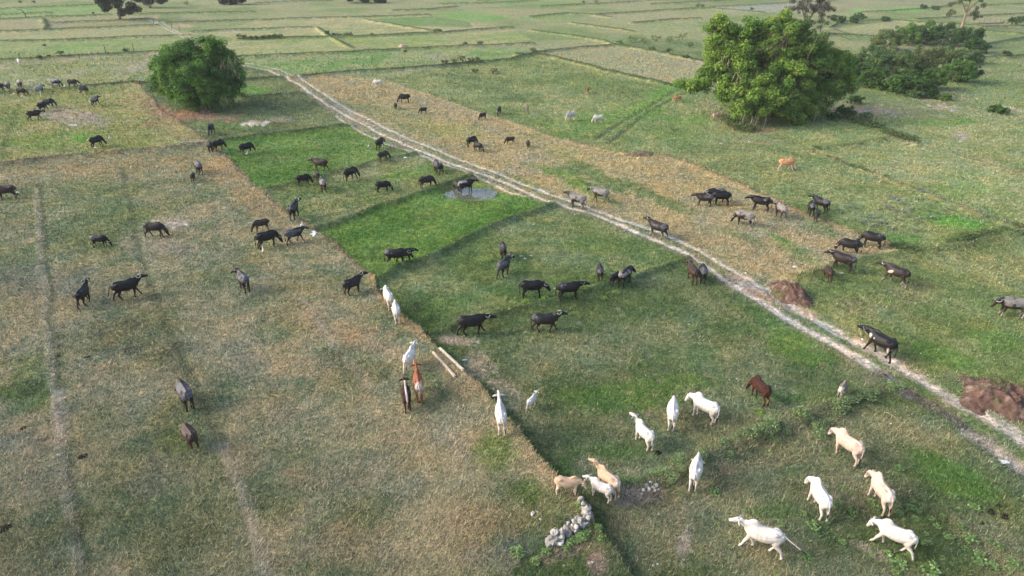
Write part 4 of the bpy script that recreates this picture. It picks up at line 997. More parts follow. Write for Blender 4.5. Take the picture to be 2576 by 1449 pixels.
c(2113, 1004, 82, 'graze', coat='greybrown', extra=('rump',), scale=.66, horns=0, label='little brown and white calf near the weedy bank')
c(1746, 1214, 88, 'graze', coat='white', extra=('grey',), scale=1.0, label='white humped cow seen from behind beside the weedy bank')
c(2124, 1151, 148, 'low', coat='cream', scale=1.02, horns=.4, label='cream pink cow facing left, highest of the lower right group')
c(2053, 1283, 124, 'low', coat='white', turn=20, extra=('grey',), scale=1.02, label='white humped cow with dark tail tuft, left of the peach one')
c(2206, 1268, 128, 'low', coat='cream', turn=22, extra=('rump',), scale=1.02, label='peach coloured humped cow with brown tail mark')
c(1909, 1384, 166, 'level', 'walk', coat='greywhite', tail=1.0, scale=1.05, horns=.4, label='long grey white cow with swinging black tipped tail, nearest the bottom')
c(2240, 1379, 162, 'low', 'stride', coat='white', scale=.96, horns=.3, label='pure white cow with a neck rope striding left, bottom right')
c(1427, 1268, -4, 'low', coat='tan', scale=.74, horns=.3, turn=-15, extra=('whitelegs',), name='cow', cat='cow', label='tan young cow facing right towards two others above the rubble wall', hump=.2)
c(1508, 1267, 152, 'level', coat='white', scale=.72, horns=0, label='small white calf in front of a brindled cow', hump=.6)
c(1525, 1251, 138, 'up', coat='tan', extra=('grey', 'rump'), scale=.88, horns=.3, turn=18, label='tan brindled cow standing behind a small white calf', hump=.4)
finish_herd()
print("herd", time.time() - T0)

# ------------------------------------------------------------------ egrets
m_feather = tint_mat("egret_feathers", .8, .2, .92, 1.08, 20.0)
m_beak = tint_mat("egret_beak", .5, .3, .9, 1.1, 20.0)
def egret(x, y, h, pose, label, dz=0.0):
    X, Y = G(x, y)
    e = empty("egret", (X, Y, ground_z(X, Y) + dz), R(h), 1.15); tag(e, label, "egret", "white egrets among the buffaloes")
    B = MB(); W = (.80, .80, .78)
    if pose == 'fly':
        B.tube([(-.26, 0, .0, .02, .02), (-.12, 0, .0, .06, .055), (.05, 0, .01, .065, .06), (.20, 0, .03, .035, .04), (.26, 0, .09, .028, .03), (.32, 0, .07, .02, .022)], n=8, c=W)
        link("body", B.mesh("body", colors=True), m_feather, e)
        for s in (-1, 1):
            Wg = MB()
            Wg.tube([(.08, s * .04, .02, .012, .09), (.10, s * .20, .10, .010, .11), (.04, s * .36, .08, .008, .10), (-.06, s * .50, .0, .005, .03)], ref=(0, 0, 1), n=8, c=W)
            link("wing", Wg.mesh("wing", colors=True), m_feather, e)
        bk = [(.32, 0, .07), (.40, 0, .055)]
    else:
        if pose == 'stand':
            B.tube([(-.16, 0, .26, .012, .015), (-.08, 0, .29, .05, .05), (.02, 0, .33, .06, .07), (.09, 0, .37, .04, .05), (.11, 0, .44, .022, .025), (.09, 0, .51, .018, .02), (.11, 0, .565, .02, .022), (.15, 0, .56, .014, .014)], n=8, c=W)
            bk = [(.145, 0, .56), (.22, 0, .54)]
        else:
            B.tube([(-.18, 0, .28, .012, .015), (-.08, 0, .29, .05, .05), (.03, 0, .29, .06, .06), (.11, 0, .28, .04, .045), (.20, 0, .25, .022, .022), (.25, 0, .19, .02, .02), (.27, 0, .15, .014, .014)], n=8, c=W)
            bk = [(.27, 0, .155), (.31, 0, .08)]
        for s in (-1, 1): B.tube([(-.0, s * .03, .26, .010, .010), (.0, s * .03, .12, .007, .007), (.01, s * .03, 0, .008, .008)], n=5, sub=1, c=(.06, .06, .05))
        link("body", B.mesh("body", colors=True), m_feather, e)
    K = MB(); K.tube([(*bk[0], .011, .011), (*bk[1], .003, .003)], n=5, sub=1, c=(.60, .38, .08)); link("beak", K.mesh("beak", colors=True), m_beak, e)
for a_ in [(100, 164, 200, 'peck', 'egret far right of the farthest white cow'), (41, 218, 40, 'stand', 'egret left of the pale grazing buffalo'), (28, 227, 90, 'stand', 'egret at the hind feet of the leftmost pale buffalo'),
           (75, 215, 180, 'peck', 'egret pecking between two pale buffaloes of the far herd'), (164, 224, 10, 'stand', 'egret at the nose of the whitish buffalo'), (139, 217, 190, 'stand', 'egret in front of the legs of the whitish buffalo'),
           (80, 238, 200, 'stand', 'egret between a dark and an ash grey buffalo'), (37, 241, 160, 'peck', 'lowest left egret, left of a dark grey buffalo'), (57, 247, 5, 'peck', 'egret pecking below the dark grey grazing buffalo'),
           (104, 247, 90, 'stand', 'egret standing below the ash grey buffalo'), (201, 236, 60, 'stand', 'egret left of the rightmost bund buffalo'), (228, 263, 150, 'stand', 'egret left of the pale rumped buffalo'),
           (276, 354, 80, 'stand', 'egret standing right of the black buffalo above the long bund'), (242, 379, 0, 'peck', 'egret bending down below the black buffalo above the long bund'), (622, 393, 60, 'stand', 'egret at the hind feet of the black buffalo in the vivid paddy'),
           (928, 375, 60, 'stand', 'left egret of three by the track'), (965, 376, 240, 'stand', 'middle egret of three, at the buffalo hooves by the track'), (981, 371, 80, 'peck', 'right egret of three by the track'),
           (1021, 404, 160, 'peck', 'egret alone beside the upper bund near the track'), (48, 493, 160, 'peck', 'egret behind the brown buffalo at the left edge'), (761, 588, 250, 'stand', 'egret at the chest of the blue grey buffalo'), (664, 643, 100, 'stand', 'egret below the black buffalo at the terrace edge')]:
    egret(*a_)
egret(188, 332, 80, 'fly', 'egret gliding with spread wings over the left pasture', .8)
egret(791, 612, 20, 'fly', 'large looking egret flying low past the greenest paddy', .7)
egret(762, 592, 70, 'stand', 'egret perched level with the head of the blue grey buffalo', .75 - .28)

# ------------------------------------------------------------------ leaves, trees, bushes
m_leaf = tint_mat("leaves", .65, .25, .75, 1.25, 1.4, transl=.25)
m_bark = tint_mat("bark", .95, .1, .6, 1.3, 6.0, bump=.5, bdist=.03)

def leaf_mesh(name, clumps, n, size, palette, rg, aspect=.45, droop=.3):
    """clumps: rows x,y,z,radius ; rhombic leaves scattered through each clump"""
    cl = np.asarray(clumps, float)
    w = cl[:, 3] ** 2; w /= w.sum()
    k = rg.choice(len(cl), n, p=w)
    d = rg.normal(size=(n, 3)); d /= np.linalg.norm(d, axis=1)[:, None]
    r = cl[k, 3] * rg.random(n) ** .45
    P = cl[k, :3] + d * r[:, None] * np.array((1, 1, .8))
    nor = d * .7 + rg.normal(size=(n, 3)) * .7 + np.array((-.35, -.1, .85)); nor /= np.linalg.norm(nor, axis=1)[:, None]
    t = rg.normal(size=(n, 3)); t[:, 2] -= droop * 1.5; t -= nor * (t * nor).sum(1)[:, None]; t /= np.linalg.norm(t, axis=1)[:, None]
    s = np.cross(nor, t)
    L_ = size * rg.uniform(.6, 1.4, n)[:, None]; W_ = L_ * aspect
    v = np.stack([P - t * L_ * .5, P + s * W_ * .5, P + t * L_ * .5, P - s * W_ * .5], 1).reshape(-1, 3)
    pal = np.asarray(palette); ci = rg.integers(0, len(pal), len(cl))
    base = pal[ci][k]
    cc = base * rg.uniform(.65, 1.35, n)[:, None]
    return np_mesh(name, v, np.arange(n * 4).reshape(-1, 4), colors=np.repeat(np.clip(cc, .005, .6), 4, axis=0))

def lobes_to_clumps(lobes, rg, dens, cr, surf=.55):
    out = []
    for (x, y, z, r) in lobes:
        m = max(3, int(dens * r * r))
        d = rg.normal(size=(m, 3)); d /= np.linalg.norm(d, axis=1)[:, None]
        d[:, 2] = np.where(d[:, 2] < -.75, -d[:, 2], d[:, 2])
        rr = r * (surf + (1 - surf) * rg.random(m) ** .6)
        p = np.array((x, y, z)) + d * rr[:, None] * np.array((1, 1, .95))
        for q_ in p: out.append((*q_, cr * rg.uniform(.6, 1.35)))
    return [o_ for o_ in out if o_[2] > .25]

def lobeD(x, y, rpx, Yw):
    p = P3(x, y, Yw); z = p.y * CP + (CAM_H - p.z) * SP
    return (p.x, p.y, p.z, rpx * z / FOC)

def trunk_mesh(paths, name="trunk"):
    B = MB()
    for p in paths: B.tube([(*a[:3], a[3], a[3]) for a in p], ref=(0.3, 1, .2), n=7, c=(.20, .165, .125))
    return B.mesh(name, colors=True)

def tree(name, label, cat, x, y, lobes, n, size, palette, seed, paths=None, dens=3.0, cr=.9, group=None, dead=None, aspect=.45, droop=.3, surf=.55, bark=(.20, .165, .125)):
    rg = np.random.default_rng(seed)
    X, Y = G(x, y)
    e = empty(name, (X, Y, 0)); tag(e, label, cat, group)
    L0 = [lobeD(a, b_, r_, Y + dy_) for a, b_, r_, dy_ in lobes]
    L0 = [(p[0] - X, p[1] - Y, p[2], p[3]) for p in L0]
    cl = lobes_to_clumps(L0, rg, dens, cr, surf)
    link("crown", leaf_mesh("crown", cl, n, size, palette, rg, aspect, droop), m_leaf, e)
    if paths is None:
        paths = []
        for p in L0:
            s0 = (rg.uniform(-.5, .5), rg.uniform(-.4, .4))
            paths.append([(s0[0], s0[1], -.1, .11), (s0[0] * .6 + p[0] * .25, s0[1] + p[1] * .3, p[2] * .45, .08), (p[0] * .8, p[1] * .8, p[2] * .85, .05), (p[0], p[1], p[2] + p[3] * .4, .02)])
    B = MB()
    for p in paths: B.tube([(*a[:3], a[3], a[3]) for a in p], ref=(0.3, 1, .2), n=7, c=bark)
    link("trunk", B.mesh("trunk", colors=True), m_bark, e)
    if dead:   # pale dry culms hanging in the crown
        D = MB()
        for (a, b_, dy_, ln) in dead:
            p = np.array(P3(a, b_, Y + dy_)) - np.array((X, Y, 0))
            for q_ in range(7):
                o_ = rg.normal(size=3) * (.35, .15, .5)
                D.tube([(*(p + o_), .035, .02), (*(p + o_ + (rg.uniform(-.3, .3), -.1, -ln * .5)), .05, .02), (*(p + o_ + (rg.uniform(-.5, .5), -.1, -ln)), .01, .01)], n=5, sub=2, c=(.44, .36, .27))
        link("dry_branches", D.mesh("dry_branches", colors=True), m_bark, e)
    return e

PL = [(0.063, 0.168, 0.028), (0.085, 0.214, 0.033), (0.122, 0.278, 0.038), (0.169, 0.317, 0.043), (0.053, 0.143, 0.025), (0.079, 0.194, 0.029)]
# left bamboo dome : every lobe sits well in front of or behind the middle as in a real round clump
lob = [(497, 195, 80, 0), (450, 170, 62, -1), (545, 175, 62, 0), (420, 205, 42, -1), (570, 205, 46, 0), (470, 140, 42, 0), (520, 138, 46, 0), (497, 215, 62, -4), (455, 235, 38, -3), (550, 230, 44, -3), (505, 250, 30, -4),
       (430, 145, 26, 0), (565, 160, 34, 1), (590, 225, 26, 0), (402, 175, 22, 0), (540, 118, 22, 0), (480, 255, 24, -4), (540, 258, 24, -4), (600, 195, 20, 0)]
bpaths = []
rr = random.Random(4)
for k in range(46):
    a = rr.uniform(0, 6.28); r0 = rr.uniform(.1, 1.6); r1 = rr.uniform(2.0, 6.0); hh = rr.uniform(4.5, 9.0)
    bpaths.append([(r0 * math.cos(a), r0 * math.sin(a), -.1, .06), (r0 * math.cos(a) * 1.3, r0 * math.sin(a) * 1.3, hh * .4, .05), (r1 * .6 * math.cos(a), r1 * .6 * math.sin(a), hh * .8, .04), (r1 * math.cos(a), r1 * math.sin(a), hh * .82, .015)])
tree("bamboo_clump", "round dark green bamboo clump on bare reddish earth at the left", "tree", 500, 266, lob, 85000, .30, PL, 11, bpaths, dens=7.0, cr=.72,
     dead=[(590, 170, -2.5, 1.2), (585, 152, -2, .9), (565, 246, -5, 1.1), (560, 165, -3, .9), (515, 265, -5, 1.2)])
# right bamboo, taller and ragged
PR = [(0.120, 0.236, 0.036), (0.153, 0.281, 0.041), (0.197, 0.326, 0.050), (0.225, 0.348, 0.056), (0.101, 0.204, 0.034), (0.173, 0.266, 0.047)]
lob = [(1900, 190, 88, 0), (1835, 120, 56, 0), (1812, 85, 36, 0), (1850, 175, 60, -2), (1945, 120, 66, 1), (1990, 95, 48, 2), (2010, 150, 66, 1), (2050, 185, 62, 2), (1980, 215, 66, -3), (1900, 245, 58, -5), (1945, 265, 42, -6), (1850, 232, 44, -3),
       (1765, 208, 26, -1), (1735, 212, 20, -1), (1712, 208, 13, -1), (1790, 195, 30, -1), (2100, 175, 46, 3), (2075, 235, 46, 1), (2040, 262, 38, -2), (1795, 110, 24, 0), (1960, 62, 30, 2), (1930, 70, 26, 1), (1810, 60, 20, 0),
       (2125, 155, 26, 3), (2060, 120, 34, 3), (1880, 80, 34, 1), (1870, 280, 26, -5), (1995, 285, 30, -5), (1790, 150, 26, 0), (2130, 215, 22, 3)]
bpaths = []
for k in range(70):
    a = rr.uniform(0, 6.28); r0 = rr.uniform(.1, 3.2); r1 = rr.uniform(3.0, 9.5); hh = rr.uniform(6, 13.0)
    bpaths.append([(r0 * math.cos(a), r0 * .6 * math.sin(a), -.1, .07), (r0 * math.cos(a) * 1.3, r0 * .8 * math.sin(a), hh * .45, .06), (r1 * .55 * math.cos(a), r1 * .45 * math.sin(a), hh * .9, .04), (r1 * math.cos(a), r1 * .6 * math.sin(a), hh * .85, .015)])
tree("bamboo_clump", "huge yellow green bamboo clump with a side branch reaching left", "tree", 1950, 290, lob, 200000, .32, PR, 12, bpaths, dens=6.0, cr=.85,
     dead=[(1893, 195, -5, 1.8), (1888, 235, -5.5, 2.2), (1830, 155, -3.5, 1.0), (1880, 262, -6, 2.0), (1862, 185, -5, 1.2), (1905, 285, -7, 1.6)])
# feathery tree behind it
acp = [[(0, 0, -.1, .34), (.3, 0, 2.5, .28), (1.2, 0, 5.0, .2), (2.4, .3, 8.0, .12), (3, .4, 11, .04)], [(.3, 0, 2.3, .22), (-1.0, 0, 5.0, .16), (-2.8, .2, 8.5, .09), (-4, .2, 10.5, .03)], [(1.2, 0, 5.0, .14), (3.4, 0, 6.6, .09), (5.6, .2, 8.2, .03)], [(-.6, 0, 4.2, .12), (-.4, .3, 8.0, .08), (.2, .3, 11.5, .03)], [(4.6, 1, -.1, .16), (4.5, 1, 2.0, .1), (4.9, 1, 3.6, .04)]]
tree("acacia_tree", "tall feathery brownish tree rising behind the big bamboo", "tree", 2022, 88, [(2000, 12, 26, 0), (2035, 5, 30, 0), (2065, 15, 24, 0), (2085, 28, 16, 0), (2020, 35, 20, 0), (2050, 45, 26, 0), (2075, 52, 18, 0), (1985, 25, 16, 0), (2045, 68, 20, 0), (2015, -10, 24, 0), (2050, -12, 22, 0)],
     15000, .34, [(.13, .115, .07), (.10, .105, .055), (.16, .135, .09), (.06, .075, .035)], 13, acp, dens=1.7, cr=.8, aspect=.3)
# sparse tree with pale trunk, upper right
spp = [[(0, 0, -.1, .42), (0, 0, 2.0, .34), (.1, 0, 4.4, .28)], [(.1, 0, 4.2, .22), (-1.6, 0, 6.6, .14), (-3.4, 0, 9, .05)], [(.1, 0, 4.2, .22), (1.8, 0, 6.6, .15), (4.2, 0, 8.5, .06), (6, 0, 10, .03)], [(.1, 0, 4.2, .24), (.4, .2, 7.6, .16), (.9, .2, 11.5, .06)], [(.3, .1, 6.8, .12), (-.9, .1, 9.4, .07), (-1.5, 0, 12, .03)], [(1.6, 0, 6.3, .1), (2.6, -.2, 5.8, .07), (4.4, -.2, 5.8, .03)]]
tree("leafless_tree", "half bare tree with a pale forked trunk at the top right", "tree", 2418, 74, [(2402, 16, 15, 0), (2425, 5, 20, 0), (2450, 12, 20, 0), (2470, 22, 14, 0), (2440, 36, 14, 0), (2460, 40, 13, 0), (2410, -6, 18, 0), (2440, -14, 20, 0), (2395, 30, 10, 0)],
     4600, .34, [(.11, .13, .05), (.16, .15, .08), (.07, .10, .035)], 14, spp, dens=1.0, cr=.75, aspect=.35, bark=(.42, .30, .21))
# trees at the top left
tlp = [[(0, 0, -.1, .40), (.1, 0, 2.6, .32), (.3, 0, 5.0, .25), (.5, 0, 10, .12)], [(.1, 0, 3.5, .2), (-3.5, 0, 7.5, .12), (-7, 0, 10, .05)], [(.2, 0, 3.8, .2), (3.4, 0, 6.0, .12), (7.5, 0, 8.5, .05)], [(.3, 0, 3.0, .15), (2.6, 0, 3.4, .1), (4.6, 0, 2.6, .04)]]
tree("spreading_tree", "spreading dark tree with bare trunk at the top left", "tree", 303, 51, [(262, 8, 16, 0), (285, 12, 20, 0), (310, 8, 24, 0), (338, 10, 18, 0), (275, -12, 22, 0), (305, -20, 28, 0), (340, -12, 24, 0), (300, 32, 7, 0), (255, -5, 12, 0), (322, 28, 6, 0), (270, 22, 8, 0), (330, 20, 10, 0)],
     17000, .50, [(.050, .070, .030), (.075, .095, .045), (.035, .055, .025)], 15, tlp, dens=.9, cr=1.2)
tree("dense_tree", "dense dark tree touching the spreading tree at the top left", "tree", 378, 20, [(360, 2, 16, 0), (385, -3, 18, 0), (402, 0, 12, 0), (375, -22, 22, 0), (398, -25, 18, 0), (352, -12, 15, 0)],
     9000, .6, [(.035, .060, .028), (.055, .080, .035), (.028, .050, .024)], 16, dens=.7, cr=1.4)
tree("dense_tree", "dark tree crown cut by the top edge above the track", "tree", 590, 11, [(575, 0, 15, 0), (600, -4, 16, 0), (615, 2, 9, 0), (588, -22, 20, 0), (560, -2, 10, 0)], 7000, .65, [(.035, .060, .028), (.050, .075, .032)], 17, dens=.7, cr=1.4)
tree("dense_tree", "wide dark tree crown cut by the top edge left of the middle", "tree", 915, 7, [(885, -3, 14, 0), (910, -6, 16, 0), (940, -5, 16, 0), (958, -4, 10, 0), (925, -24, 20, 0), (895, -22, 16, 0)], 8000, .7, [(.030, .055, .028), (.050, .075, .035)], 18, dens=.6, cr=1.5)

# thicket of separate bushes right of the big bamboo
PB = {'dark': [(0.055, 0.131, 0.034), (0.073, 0.161, 0.039), (0.042, 0.103, 0.027)], 'grey': [(0.116, 0.200, 0.068), (0.143, 0.235, 0.082), (0.088, 0.161, 0.053)], 'mid': [(0.082, 0.183, 0.036), (0.111, 0.218, 0.043), (0.065, 0.150, 0.030)], 'brown': [(0.116, 0.161, 0.053), (0.092, 0.144, 0.045), (0.138, 0.172, 0.062)], 'lime': [(0.147, 0.309, 0.030), (0.111, 0.252, 0.026)]}
bushes = [(2128, 182, 34, 'brown', 'brownish bush between the big bamboo and the thicket'), (2150, 205, 40, 'dark', 'dark bush at the left front of the thicket'), (2195, 168, 42, 'grey', 'grey green bush in the left middle of the thicket'),
          (2236, 128, 40, 'brown', 'dull green bush at the left back of the thicket'), (2285, 112, 42, 'mid', 'leafy green bush at the middle back of the thicket'), (2325, 108, 40, 'mid', 'broad leaved green bush at the back of the thicket'),
          (2372, 114, 42, 'dark', 'dark bush at the back of the thicket near the pale trunk'), (2425, 118, 38, 'dark', 'dark bush at the far right end of the thicket'), (2455, 132, 28, 'dark', 'smaller dark bush at the right end'),
          (2235, 195, 46, 'grey', 'large grey green bush in the centre left of the thicket'), (2285, 185, 46, 'brown', 'large twiggy bush in the centre of the thicket'), (2335, 180, 46, 'brown', 'olive twiggy bush right of the thicket centre'),
          (2195, 222, 36, 'mid', 'green bush at the left front edge of the thicket'), (2250, 232, 34, 'mid', 'green bush at the lower front of the thicket'), (2300, 240, 42, 'dark', 'dark bush at the nose of the thicket'), (2345, 226, 40, 'mid', 'green bush right of the nose of the thicket'),
          (2395, 208, 44, 'mid', 'rounded green bush at the right front of the thicket'), (2428, 206, 30, 'dark', 'dark rounded bush at the right front corner'), (2395, 160, 36, 'grey', 'grey green bush in the right middle of the thicket'), (2440, 158, 26, 'grey', 'low grey bush at the right side'),
          (2272, 225, 13, 'lime', 'bright lime shrub at the front of the thicket'), (2296, 228, 9, 'lime', 'small lime shrub at the front of the thicket'), (2372, 252, 14, 'mid', 'small green shrub alone below the thicket'), (2300, 246, 18, 'grey', 'low grey shrub at the foot of the thicket'), (2120, 295, 22, 'dark', 'dark undergrowth shrub right of the big bamboo foot'),
          (2095, 302, 16, 'dark', 'dark shrub close under the big bamboo'), (2150, 262, 16, 'dark', 'small shrub below the gap in the thicket'), (2530, 146, 9, 'dark', 'small shrub on the far right bund'), (2105, 60, 16, 'dark', 'small bush on a far bund right of the feathery tree'), (2150, 58, 14, 'dark', 'small upright bush on a far bund'),
          (2160, 50, 14, 'dark', 'tallest bush on the far bund'), (2225, 54, 10, 'dark', 'low bush halfway along the far bund'), (2320, 24, 9, 'dark', 'small round bush in the far right fields'), (2352, 26, 9, 'dark', 'low bush in the far right fields'), (2545, 62, 14, 'dark', 'bush at the end of the fallen trunk'), (2570, 56, 12, 'dark', 'bush at the right edge by the fallen trunk'),
          (2500, 282, 15, 'mid', 'leafy shrub on the right side above the pale earth'), (2522, 288, 14, 'mid', 'leafy shrub next to it on the right')]
def bush(x, y, r, pal, label, name="bush", group='bushes of the thicket', n=None, size=None):
    X, Y = G(x, y); rg = np.random.default_rng(int(x * 13 + y))
    z = Y * CP + CAM_H * SP; rm = r * z / FOC
    e = empty(name, (X, Y, ground_z(X, Y)), rg.uniform(0, 6)); tag(e, label, "bush" if r > 8 else "shrub", group)
    lb = [(0, 0, rm * .55, rm * .72)] + [(rm * .68 * math.cos(a), rm * .68 * math.sin(a), rm * rg.uniform(.25, .8), rm * rg.uniform(.38, .62)) for a in rg.uniform(0, 6.28, 8)]
    cl = lobes_to_clumps(lb, rg, 14 / rm ** 2 * 2, rm * .20)
    link("foliage", leaf_mesh("foliage", cl, n or int(900 + 170 * r), size or max(.18, min(.30, rm * .12)), PB[pal], rg, .55), m_leaf, e)
    ps = [[(0, 0, -.05, .05), (rm * .3 * math.cos(a), rm * .3 * math.sin(a), rm * .6, .035), (rm * .7 * math.cos(a), rm * .7 * math.sin(a), rm * 1.1, .012)] for a in rg.uniform(0, 6.28, 4)]
    link("stem", trunk_mesh(ps, "stem"), m_bark, e)
    return e
for q_ in bushes: bush(*q_)
# shrubs on the far bunds
FAR_SHRUBS = []
HED = [('dense hedge shrub on the far bund behind the left bamboo', [(x_, 101 - (x_ - 600) * .03, 7, 'dark') for x_ in range(602, 722, 15)], 'hedge shrubs on the far bund behind the left bamboo'),
       ('dense hedge shrub in the short far hedge left of the middle', [(826, 93, 8, 'dark'), (840, 93, 8, 'dark'), (855, 92, 7, 'brown'), (869, 93, 8, 'dark'), (884, 93, 8, 'dark')], 'short hedge left of the middle'),
       ('loose shrub on the bund below the far middle fields', [(1120, 168, 9, 'brown'), (1145, 166, 11, 'grey'), (1165, 163, 13, 'brown'), (1186, 162, 10, 'brown'), (1200, 160, 8, 'grey')], 'loose shrubs on the middle far bund'),
       (None, [(1098, 84, 7, 'mid'), (1104, 82, 8, 'dark'), (936, 91, 5, 'mid'), (1168, 115, 8, 'brown'), (1208, 113, 8, 'brown'), (1500, 10, 9, 'grey'), (1468, 7, 4, 'dark'), (1630, 3, 8, 'dark'), (1757, 19, 9, 'dark'), (1768, 21, 7, 'dark'), (1890, 30, 6, 'brown'), (1340, 134, 9, 'brown'), (1195, 185, 9, 'brown'), (1240, 186, 12, 'brown'), (1020, 132, 5, 'dark')], 'low shrubs on the far bunds'),
       (None, [(320, 133, 9, 'dark'), (155, 145, 8, 'mid'), (125, 144, 5, 'dark'), (100, 150, 6, 'dark'), (50, 8, 5, 'dark'), (86, 8, 5, 'dark'), (470, 12, 7, 'dark'), (235, 40, 4, 'dark'), (112, 117, 5, 'mid')], 'low shrubs on the far left bunds'),
       (None, [(1590, 106, 12, 'mid'), (1620, 110, 12, 'grey'), (1650, 105, 13, 'mid'), (1685, 108, 14, 'mid'), (1715, 100, 14, 'mid'), (1640, 128, 9, 'brown'), (1680, 138, 9, 'brown'), (1725, 150, 9, 'brown'), (1560, 112, 9, 'mid'), (1735, 120, 12, 'mid')], 'weedy shrubs left of the big bamboo')]
for lab, lst, grp in HED:
    for (x_, y_, r_, p_) in lst: FAR_SHRUBS.append((bush(x_, y_, r_, p_, lab or 'x', "shrub", grp, n=420), x_, y_, r_, p_, lab))
# ------------------------------------------------------------------ low plants one can count
def weed_mesh(seed, n, r, h, size, pal):
    rg = np.random.default_rng(seed)
    a = rg.uniform(0, 2 * np.pi, n); rr_ = r * rg.random(n) ** .6
    P = np.stack([rr_ * np.cos(a), rr_ * np.sin(a), h * (.35 + .65 * rg.random(n)) * (1 - .5 * rr_ / r)], -1)
    t = np.stack([np.cos(a), np.sin(a), rg.uniform(-.3, .35, n)], -1) + rg.normal(size=(n, 3)) * .35; t /= np.linalg.norm(t, axis=1)[:, None]
    nor = np.array((0, 0, 1.0)) + rg.normal(size=(n, 3)) * .35; nor -= t * (nor * t).sum(1)[:, None]; nor /= np.linalg.norm(nor, axis=1)[:, None]
    s = np.cross(nor, t); L_ = size * rg.uniform(.6, 1.35, n)[:, None]
    v = np.stack([P - t * L_ * .5, P + s * L_ * .42, P + t * L_ * .5, P - s * L_ * .42], 1).reshape(-1, 3)
    pal = np.asarray(pal); cc = pal[rg.integers(0, len(pal), n)] * rg.uniform(.75, 1.25, n)[:, None]
    # stalks
    m = 6; aa = rg.uniform(0, 6.28, m)
    sv = []; 
    for q_ in aa:
        e_ = np.array((r * .7 * math.cos(q_), r * .7 * math.sin(q_), h * .7)); w_ = np.array((-math.sin(q_), math.cos(q_), 0)) * .008
        sv += [-w_, w_, e_ + w_ * .4, e_ - w_ * .4]
    v = np.vstack([v, np.array(sv)]); cc4 = np.vstack([np.repeat(cc, 4, axis=0), np.tile(pal[0] * .7, (len(sv), 1))])
    return np_mesh("leaves", v, np.arange(len(v)).reshape(-1, 4), colors=cc4)
GB = [(.21, .31, .12), (.28, .38, .18), (.14, .21, .07), (.24, .32, .15)]; GP = [(.20, .33, .11), (.26, .39, .15), (.16, .27, .08)]; SP_ = [(.27, .32, .22), (.23, .29, .18), (.32, .36, .28)]; YP = [(.24, .36, .06), (.19, .31, .05)]
WM = {'g': [weed_mesh(k, 80, .22, .16, .075, GP) for k in range(4)], 's': [weed_mesh(20 + k, 90, .30, .20, .085, SP_) for k in range(4)], 'b': [weed_mesh(40 + k, 260, .42, .40, .085, GB) for k in range(4)], 'y': [weed_mesh(60 + k, 100, .30, .24, .09, YP) for k in range(3)],
      'd': [weed_mesh(80 + k, 240, .50, .40, .10, [(.10, .17, .05), (.14, .22, .07), (.12, .13, .06)]) for k in range(4)]}
for l_ in WM.values():
    for me_ in l_: me_.materials.append(m_leaf)
wr = random.Random(8)
WN = {'g': ('weed', 'pale green rosette weed in the lower right pasture', 'pale green weeds of the lower right pasture'), 's': ('weed', 'silvery grey weed in the patch right of the buffaloes', 'silvery weeds on the right'),
      'b': ('weed_bush', 'bright leafy weed bush on the weedy bank', 'leafy weed bushes on the lower right bank'), 'y': ('weed', 'yellow green weed tuft in the middle fields', 'yellow green weed tufts'), 'd': ('weed_bush', 'dull leafy weed bush along the right hand bund', 'weed bushes on the right bund')}
REFS = [(1434, 1247, 'tan young cow'), (1510, 1240, 'two calves'), (1746, 1185, 'humped cow on the bank'), (1614, 1095, 'white cow looking back'), (1690, 1040, 'grazing white pair'), (1906, 987, 'maroon cow'), (2117, 990, 'little brown and white calf'), (2122, 1118, 'cream pink cow'), (2050, 1255, 'white cow with dark tail tuft'), (2203, 1235, 'peach cow'),
        (1900, 1350, 'long grey white cow'), (2235, 1350, 'roped white cow'), (2500, 1290, 'dung pats at the lower right'), (1430, 1345, 'rubble wall'), (2240, 955, 'track puddle'), (2197, 850, 'buffalo walking up the track'), (2520, 1005, 'large earth heap'), (2130, 624, 'buffalo with white hooves'), (2190, 606, 'upper grazing dark buffalo'), (2245, 690, 'cream patched buffalo'), (2112, 665, 'grey rumped buffalo'),
        (2057, 515, 'family of three buffaloes'), (1977, 416, 'orange brown cow'), (1990, 740, 'small earth heap'), (1347, 730, 'left buffalo of the facing-right pair'), (1437, 735, 'right buffalo of the facing-right pair'), (1273, 670, 'grey buffalo walking away'), (1012, 650, 'paddy corner buffaloes'), (1950, 290, 'big bamboo'), (2330, 180, 'thicket'), (2418, 60, 'pale forked trunk'), (1014, 115, 'small pinkish earth heap'), (660, 97, 'far hedge'), (855, 90, 'short far hedge'), (267, 130, 'two fence posts'), (1160, 165, 'loose middle bund shrubs'), (1116, 55, 'bright far green plots'), (65, 35, 'bent trunk'), (2310, 560, 'silvery weed patch'), (2250, 520, 'brown bund'), (2480, 60, 'fallen trunk'), (1612, 391, 'brown earth lump'), (208, 1149, 'lower left ruts'), (472, 990, 'big rear view buffalo'), (1055, 980, 'rusty red cow'), (497, 230, 'left bamboo'), (915, 0, 'top edge tree near the middle'), (303, 30, 'spreading tree')]
SEEN = {}
